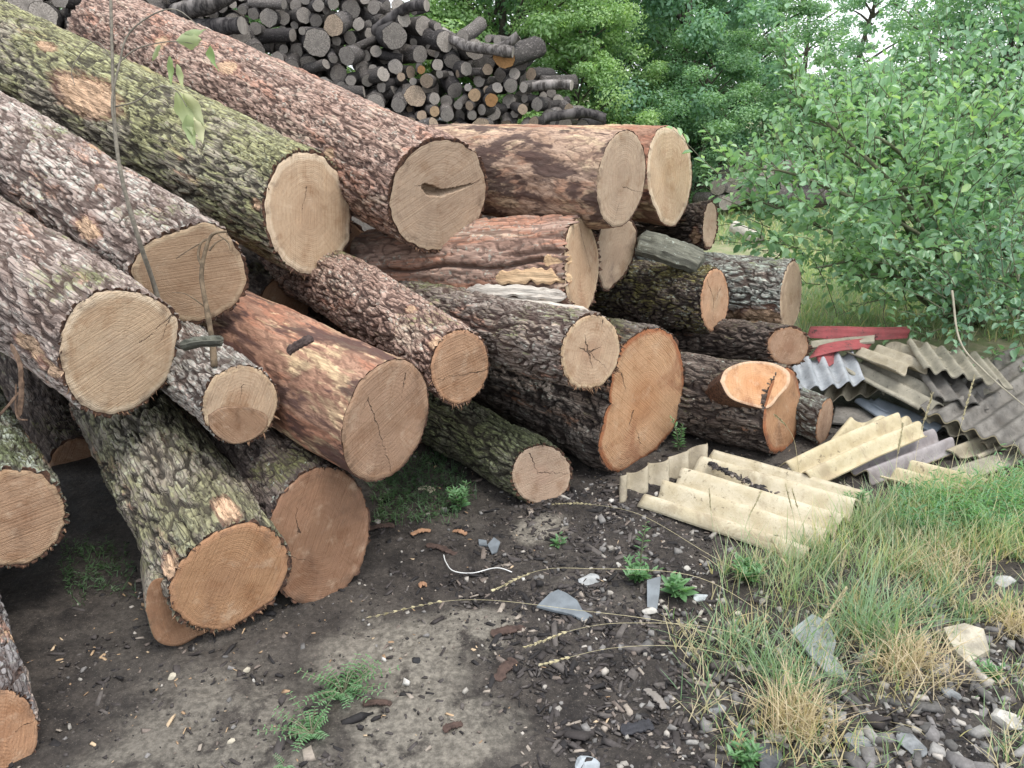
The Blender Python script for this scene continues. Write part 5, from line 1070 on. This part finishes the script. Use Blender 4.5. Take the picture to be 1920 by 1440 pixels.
# ------------------------------------------------------------------ dry sapling and twig in front of the left logs
TWIG = plain('dry_twig', (.19, .17, .135), .85, .4, 60, .002)
WILT = leaf_mat('wilted_leaf', (.16, .25, .08), (.42, .42, .26), .3, .6)
def twig_thing(name, label, lines, leaves=(), mat=TWIG, cat='sapling', seed=0):
    base = lines[0][0][0]; root = empty(name, base, label, cat); r = np.random.default_rng(seed)
    for i, (c, r0, r1) in enumerate(lines):
        cc = curve_pts(c, 26); v, f = tube(cc - base, np.linspace(r0, r1, 26) * (1 + .15 * pn(cc * 30, 3)), 7); link('stem' if i == 0 else 'twig', new_mesh('twig', v, f, True, None, [mat]), root)
    for p, d, u, L, w in leaves:
        d = unit(d); sd = unit(np.cross(d, u)); uu = np.cross(sd, d); g = np.linspace(0, 1, 12); cr = r.uniform(-.5, .5); rows = []
        for k in np.linspace(-1, 1, 5):
            wd = w * .5 * np.sin(np.pi * np.clip(g, .02, .98) ** .8) * k * (1 + .12 * np.sin(g * 17 + k))
            rows.append(p - base + d * (g * L)[:, None] + sd * wd[:, None] + uu * (-.5 * np.abs(wd) + cr * L * g ** 2 + .05 * L * np.sin(g * 8 + k))[:, None] - np.array([0, 0, .25]) * L * (g ** 2)[:, None])
        V = np.stack(rows, 1).reshape(-1, 3); Fc = grid_faces(12, 5)
        link('leaf', new_mesh('leaf', V, Fc, True, {'rnd': ('FACE', np.full(len(Fc), r.random()))}, [WILT]), root)
T0 = 2.45
wl = [(P(330, 75, T0), (1, 0, .1), (0, -1, .3), .1, .05), (P(395, 85, T0), (-.1, 0, -1), (1, -.5, 0), .06, .03), (P(345, 62, T0), (.7, 0, .2), (0, -.6, .8), .08, .035), (P(318, 105, T0), (-.1, 0, -1), (.3, -1, 0), .07, .02), (P(332, 120, T0), (.15, 0, -1), (.3, -1, 0), .06, .02),
      (P(332, 172, T0), (.3, 0, -1), (.4, -1, 0), .11, .055), (P(345, 175, T0), (.5, 0, -.8), (.2, -1, 0), .09, .04), (P(352, 215, T0), (0, 0, -1), (.6, -1, 0), .08, .04), (P(366, 225, T0), (.35, 0, -1), (.2, -1, 0), .06, .03), (P(300, 85, T0), (-.4, 0, -.3), (0, -1, .3), .05, .02)]
twig_thing('sapling', 'thin dead sapling with a few wilted leaves in front of the mossy log', [
    ([P(300, 575, 2.64), P(287, 528, 2.6), P(262, 455, 2.5), P(232, 350, T0), P(217, 260, T0), P(212, 150, T0), P(208, 20, T0), P(206, -60, T0)], .0085, .004),
    ([P(217, 250, T0), P(210, 190, T0 - .01), P(224, 120, T0), P(240, 65, T0), P(285, 28, T0), P(330, 18, T0), P(372, 48, T0)], .0045, .0015),
    ([P(216, 125, T0), P(250, 95, T0), P(290, 82, T0), P(335, 78, T0), P(395, 88, T0)], .0025, .0012),
    ([P(216, 200, T0), P(255, 190, T0), P(295, 163, T0), P(330, 170, T0), P(350, 200, T0)], .0025, .0012),
    ([P(214, 118, T0), P(185, 80, T0), P(160, 90, T0), P(135, 130, T0), P(140, 160, T0)], .002, .001)], wl, seed=4)
T1 = 2.46
twig_thing('dry_twig', 'knotted dry twig sticking up in front of the grey log end', [
    ([P(402, 688, T1), P(398, 640, T1), P(388, 580, T1), P(378, 520, T1), P(384, 475, T1), P(398, 440, T1), P(425, 434, T1)], .011, .004),
    ([P(380, 500, T1), P(372, 480, T1), P(378, 455, T1), P(395, 445, T1)], .006, .002), ([P(396, 445, T1), P(360, 465, T1), P(330, 485, T1)], .003, .0012), ([P(384, 575, T1), P(350, 552, T1), P(322, 548, T1)], .0025, .001),
    ([P(410, 440, T1), P(428, 455, T1), P(432, 470, T1)], .003, .001), ([P(392, 470, T1), P(405, 455, T1), P(420, 448, T1)], .004, .0015)], cat='twig', mat=plain('knotty_twig', (.17, .125, .08), .85, .5, 50, .004))
slab_o = loose('branch_stub', 'short pale grey-green stick leaning on the small log under the twig', 'stick', [P(338, 648, 2.33), P(375, 640, 2.31), P(418, 638, 2.3)], .03, .022, grey_slab, (0, -.7, .7), 31, n=24, jag=.2)

# ------------------------------------------------------------------ debris on the ground
def debris_mat(name, cols, rough=.8):
    t = NT(name); r = t.attr('rnd'); nd = t.n('ValToRGB', {0: r}); cr = nd.color_ramp; cr.interpolation = 'CONSTANT'
    cr.elements[0].position = 0; cr.elements[0].color = (*cols[0][1], 1); cr.elements[1].position = cols[1][0]; cr.elements[1].color = (*cols[1][1], 1)
    for p, c in cols[2:]: e = cr.elements.new(p); e.color = (*c, 1)
    f = t.noise(t.coord(), 90, 3, .7); t.bsdf(t.mix(t.math('MULTIPLY', t.ramp(f, .35, .65), .5), nd.outputs[0], t.mix(1.0, nd.outputs[0], (.5, .5, .5), 'MULTIPLY')), rough, t.bump(f, .5, .002), .3); return t.mat
def chips(name, label, pts, size, flat, elong, seed, mat, kind='stuff', cat=None):
    r = np.random.default_rng(seed); n = len(pts); s = size * r.lognormal(0, .45, n)
    base = np.array([(-1, -1, -1), (1, -1, -1), (1, 1, -1), (-1, 1, -1), (-1, -1, 1), (1, -1, 1), (1, 1, 1), (-1, 1, 1)], float)
    v = base[None] * np.array([1, 1, 1]) + r.normal(0, .28, (n, 8, 3)); v[:, 4:, :2] *= .72
    el = r.uniform(1, elong, n); v = v * np.stack([s * el, s / np.sqrt(el), s * flat * r.uniform(.6, 1.3, n)], 1)[:, None] * .5
    a = r.uniform(0, 6.283, n); tx = r.normal(0, .22, n); ty = r.normal(0, .22, n); ca, sa = np.cos(a), np.sin(a)
    x = v[..., 0] * ca[:, None] - v[..., 1] * sa[:, None]; y = v[..., 0] * sa[:, None] + v[..., 1] * ca[:, None]; z = v[..., 2] + x * tx[:, None] + y * ty[:, None]
    V = (np.stack([x, y, z], -1) + (pts + np.array([0, 0, 0]))[:, None] + np.stack([0 * s, 0 * s, s * flat * .3], 1)[:, None]).reshape(-1, 3)
    q = np.array([(0, 3, 2, 1), (4, 5, 6, 7), (0, 1, 5, 4), (1, 2, 6, 5), (2, 3, 7, 6), (3, 0, 4, 7)]); Fc = (np.arange(n)[:, None, None] * 8 + q).reshape(-1, 4)
    return tag(link(name, new_mesh(name, V, Fc, False, {'rnd': ('FACE', np.repeat(r.random(n), 6))}, [mat])), label, cat, kind=kind)
def scatter(n, dens, seed, lo=(-1.45, 1.15), hi=(2.3, 3.7)):
    r = np.random.default_rng(seed); out = []
    while len(out) < n:
        q = r.uniform(lo, hi, (4000, 2)); d = dens(q[:, 0], q[:, 1]); out += list(q[r.random(4000) < d])
    q = np.array(out[:n]); return np.column_stack([q, Hg(q[:, 0], q[:, 1])])
def near(px, py, rad):
    w = Z(px, py); return lambda x, y: np.exp(-((x - w[0]) ** 2 + (y - w[1]) ** 2) / rad ** 2)
n_dark = [near(1100, 1330, .32), near(1250, 1200, .32), near(1000, 1090, .28), near(1120, 980, .3), near(1350, 1400, .4), near(1600, 1400, .5), near(620, 1420, .16)]
n_sand = [near(780, 1330, .2), near(760, 1230, .16), near(830, 1400, .16)]
def dens_char(x, y):
    d = .1 + sum(f(x, y) for f in n_dark); s = sum(f(x, y) for f in n_sand); nz = fbm(np.stack([x * 4, y * 4, 0 * x], -1), 3, 77)
    return np.clip(d * .55 * (1 + nz) - s * 1.1, .015, 1)
CHAR = debris_mat('bark_chips', [(0, (.02, .018, .018)), (.3, (.04, .034, .032)), (.55, (.06, .052, .049)), (.75, (.1, .088, .08)), (.88, (.16, .13, .11)), (.96, (.28, .24, .2))])
chips('bark_chips', 'dark bark and charcoal chips strewn over the soil', scatter(8000, dens_char, 111), .0098, .35, 3.0, 111, CHAR, cat='chips')
chips('bark_chips', 'finer dark crumbs all over the yard soil', scatter(10000, lambda x, y: np.clip(.35 + dens_char(x, y), 0, 1), 112), .005, .5, 2.0, 112, CHAR, cat='chips')
GRAV = debris_mat('gravel', [(0, (.12, .115, .11)), (.3, (.2, .19, .18)), (.6, (.28, .26, .23)), (.84, (.36, .33, .29)), (.96, (.5, .48, .44))])
n_grav = [near(1250, 1120, .3), near(1700, 1380, .45), near(1150, 960, .25), near(1850, 1300, .5), near(1350, 1350, .3)]
chips('gravel', 'grey and whitish gravel between the chips', scatter(1900, lambda x, y: np.clip(.05 + sum(f(x, y) for f in n_grav) * .6, 0, 1), 113), .0085, .7, 1.7, 113, GRAV, cat='gravel')
chips('gravel', 'grey rubble pieces at the bottom right', scatter(750, lambda x, y: np.clip(near(1750, 1400, .35)(x, y) + near(1450, 1420, .25)(x, y) * .6 + near(1900, 1250, .3)(x, y) * .6, 0, 1), 114), .015, .5, 2.2, 114, debris_mat('rubble', [(0, (.1, .095, .09)), (.35, (.17, .16, .155)), (.7, (.25, .24, .225)), (.9, (.4, .37, .33))]), cat='gravel')
chips('wood_chips', 'pale wood splinters and sawdust bits around the logs', scatter(700, lambda x, y: np.clip(.25 + near(300, 1250, .4)(x, y), 0, 1), 115), .0048, .35, 3.0, 115, debris_mat('splinters', [(0, (.3, .2, .12)), (.4, (.4, .28, .17)), (.75, (.5, .38, .25))]), cat='chips')
va, vb = Z(1336, 872, .075), Z(1452, 928, .055); vq = np.random.default_rng(5); vp = va + (vb - va) * (vq.random((160, 1)) ** 1.6) + vq.normal(0, .008, (160, 3)) * [1, 1, .2]
chips('leaf_litter', 'dark rotten leaf litter caught in a groove of the bright cream sheet', vp, .009, .5, 2.5, 116, CHAR, cat='litter')
# single stones, slates and pieces one can point at
def stone(label, px, py, wpx, seed, mat, flat=.6, el=1.3, name='stone', rot=0., up=0.):
    import bmesh
    r = np.random.default_rng(seed); b = gpt(px, py); dep = np.dot(b - CAM, [0, cp, -sp]); s = wpx / FPX * dep * .5
    bm = bmesh.new(); bmesh.ops.create_icosphere(bm, subdivisions=3, radius=1); v = np.array([q.co for q in bm.verts]); f = [tuple(w.index for w in q.verts) for q in bm.faces]; bm.free()
    for _ in range(9):                                      # chop flat facets
        n = rand_unit(r, 1)[0]; k = r.uniform(.5, .82); d = v @ n - k; v = v - np.outer(np.maximum(0, d), n)
    v = v * (1 + .07 * fbm(v * 2.5 + seed, 3, seed))[:, None] * np.array([s, s / el, s * flat * .8]); ca, sa = math.cos(rot), math.sin(rot); v = np.column_stack([v[:, 0] * ca - v[:, 1] * sa, v[:, 0] * sa + v[:, 1] * ca, v[:, 2]])
    o = link(name, new_mesh(name, v, f, False, None, [mat])); o.location = b + [0, 0, s * flat * .45 + up]; return tag(o, label, 'stone')
ST_G = plain('grey_stone', (.22, .23, .235), .85, .45, 25, .004); ST_W = plain('white_stone', (.44, .42, .38), .85, .35, 30, .004); ST_T = plain('tan_stone', (.42, .38, .3), .85, .4, 25, .004)
for i, (px, py, w, m, fl, el, lab) in enumerate([
    (1880, 1370, 62, ST_W, .7, 1.1, 'white rough stone at the right of the bottom corner'), (1605, 1405, 66, ST_G, .4, 1.3, 'flat grey stone at the bottom right of the straw tuft'), (1705, 1412, 62, ST_G, .45, 1.2, 'grey angular stone left of the bottom right corner'),
    (1780, 1320, 40, ST_G, .5, 1.3, 'small grey stone above the angular one'), (1690, 1010 + 400, 1, ST_G, .5, 1, None), (1217, 1148, 30, ST_W, .55, 1.3, 'small whitish stone below the upright grey flake'), (1105, 1090, 46, plain('pale_rubble', (.33, .34, .34), .85, .35, 30, .004), .4, 1.4, 'pale chipped stone above the big slate shard'),
    (462, 1252, 17, ST_T, .7, 1.1, 'tan pebble on the soil below the stepped log'), (322, 1266, 20, ST_T, .6, 1.3, 'tan pebble left of centre in front of the stepped log'), (475, 1270, 13, ST_W, .5, 2.2, 'pale sliver of stone beside the tan pebble'), (432, 1390, 18, ST_T, .6, 1.2, 'brownish pebble near the bottom left'),
    (462, 1307, 14, plain('pink_pebble', (.42, .27, .2), .85), .5, 1.4, 'pinkish pebble left of the vetch'), (780, 1238, 22, plain('charcoal', (.02, .02, .022), .7, .4, 60, .004), .8, 1.2, 'black charcoal lump on the pale soil'), (1060, 940, 24, ST_W, .4, 2.0, 'white pebble near the small round log'), (1095, 965, 15, ST_W, .5, 1.3, 'little white stone right of the small round log'),
    (1315, 1122, 34, plain('bluish_rubble', (.4, .43, .44), .8, .35, 30, .004), .5, 1.3, 'bluish grey lump in the sparse grass'), (1160, 1060, 16, ST_W, .5, 1.4, 'small bright stone by the weed'), (1290, 1068, 20, ST_W, .5, 1.2, 'bright pebble under the bright sheet edge'), (1385, 1150, 22, ST_T, .5, 1.3, 'small beige stone in the grass'), (1345, 1330, 42, ST_G, .35, 1.6, 'dark grey flat stone left of the straw tuft'),
    (1440, 1425, 80, plain('dark_slate_stone', (.1, .105, .11), .8, .4, 25, .004), .45, 1.4, 'large dark stone at the bottom edge'), (1100, 1432, 62, plain('bluish_flat_stone', (.33, .36, .38), .85, .35, 25, .004), .3, 1.5, 'flat bluish stone at the bottom edge centre right'), (1640, 1150, 34, ST_G, .5, 1.3, 'grey stone half hidden in the dry grass'), (1880, 1110, 60, plain('whitish_slab', (.36, .36, .34), .85, .35, 25, .004), .3, 1.6, 'whitish flat stone at the right edge in the grass')]):
    if lab: stone(lab, px, py, w, 200 + i, m, fl, el, rot=stack_rng.uniform(0, 3))
def shard(label, poly, th, mat, z=.008, tilt=(0, 0), name='slate_shard', cat='slate'):
    W = np.array([Z(x, y, z) for x, y in poly]); W[:, 2] += Hg(W[:, 0], W[:, 1]); c = W.mean(0); W[:, 2] += (W[:, 0] - c[0]) * tilt[0] + (W[:, 1] - c[1]) * tilt[1]
    m = len(W); V = np.vstack([c + (W - c) * .985 + [0, 0, th * .5], W + [0, 0, th * .2], W - [0, 0, th * .5]]) - c
    Fc = [tuple(range(m))] + [(i + k * m, i + (k + 1) * m, (i + 1) % m + (k + 1) * m, (i + 1) % m + k * m) for k in (0, 1) for i in range(m)]
    if np.cross((W[1] - W[0]), (W[2] - W[1]))[2] < 0: Fc = [f[::-1] for f in Fc]
    o = link(name, new_mesh(name, V, Fc, False, None, [mat])); o.location = c; return tag(o, label, cat)
SL = plain('slate_face', (.15, .17, .185), .6, .3, 18, .002, .4)
shard('large pointed blue-grey slate shard lying flat on the dark chips', [(1006, 1138), (1030, 1118), (1046, 1112), (1062, 1118), (1082, 1130), (1092, 1145), (1111, 1154), (1095, 1161), (1072, 1152), (1040, 1146)], .008, SL, .015, (0, .15))
shard('upright grey-blue flake beside the broad-leaved weed', [(1212, 1102), (1238, 1098), (1236, 1118), (1232, 1138), (1214, 1134)], .008, SL, .02, (0, .5))
shard('small pair of bluish slate bits near the white wire, left one', [(897, 1012), (912, 1014), (914, 1024), (898, 1022)], .006, SL, .01)
shard('four-cornered bluish slate bit near the white wire', [(914, 1022), (926, 1012), (938, 1020), (932, 1034), (922, 1036)], .006, SL, .012, (.1, .2))
shard('pale grey slate leaning in the grass behind the straw tuft', [(1480, 1195), (1520, 1165), (1552, 1180), (1566, 1215), (1560, 1240), (1590, 1272), (1550, 1268), (1515, 1235)], .01, plain('pale_slate', (.24, .265, .26), .65, .3, 18, .002, .4), .02, (-.05, .12))
shard('pointed cream stone slab right of the reddish dry tuft', [(1762, 1205), (1800, 1202), (1836, 1212), (1850, 1240), (1812, 1255), (1790, 1240), (1772, 1220)], .03, ST_T, .02, (.1, .3), name='stone_slab', cat='stone')
RW = plain('red_brown_wood', (.07, .045, .036), .9, .5, 40, .003); OW = plain('orange_wood_chip', (.3, .17, .1), .85, .4, 40, .003)
for i, (a, b, w, m, lab) in enumerate([((800, 1022), (855, 1042), .03, RW, 'dark red-brown bark strip beside the white wire'), ((690, 990), (740, 985), .025, RW, 'red-brown bark piece at the edge of the weeds'), ((770, 1002), (808, 995), .02, OW, 'orange wood chip below the weeds'), ((850, 998), (875, 1004), .022, OW, 'short pale orange wood chip right of the first'), ((785, 1098), (800, 1096), .02, OW, 'small orange chip alone on the soil'),
     ((830, 1372), (868, 1362), .02, RW, 'brown bark piece on the pale soil at the bottom'), ((920, 1190), (985, 1180), .03, RW, 'dark bark strip under the drooping grass head'), ((1165, 1370), (1225, 1355), .035, plain('charred_bark', (.03, .03, .035), .6, .4, 50, .004), 'charred bark curl at the bottom centre'), ((680, 1320), (735, 1318), .02, RW, 'flat brown stick by the vetch'), ((930, 1275), (965, 1235), .03, RW, 'brown bark flake at the edge of the pale soil'), ((1210, 1290), (1250, 1325), .025, plain('grey_stick', (.2, .18, .16), .85), 'grey weathered stick among the chips'), ((785, 915), (815, 920), .04, plain('dry_leaf', (.5, .45, .33), .8), 'single dry pale leaf among the low weeds')]):
    p0, p1 = gpt(*a), gpt(*b); loose('wood_piece', lab, 'wood piece', [p0 + [0, 0, .008], (p0 + p1) / 2 + [0, 0, .014], p1 + [0, 0, .006]], w, .005, m, (.2, 0, 1), 300 + i, n=22, jag=1.1)
wire = curve_pts([gpt(832, 1046) + [0, 0, .006], gpt(836, 1062) + [0, 0, .012], gpt(850, 1077) + [0, 0, .008], gpt(885, 1080) + [0, 0, .006], gpt(922, 1074) + [0, 0, .012], gpt(940, 1073) + [0, 0, .01], gpt(960, 1078) + [0, 0, .006]], 50)
v_, f_ = tube(wire + [0, 0, .009], .002, 6); tag(link('wire', new_mesh('wire', v_, f_, True, None, [plain('white_wire', (.62, .62, .6), .5, .2)])), 'crooked white wire lying on the soil', 'wire')
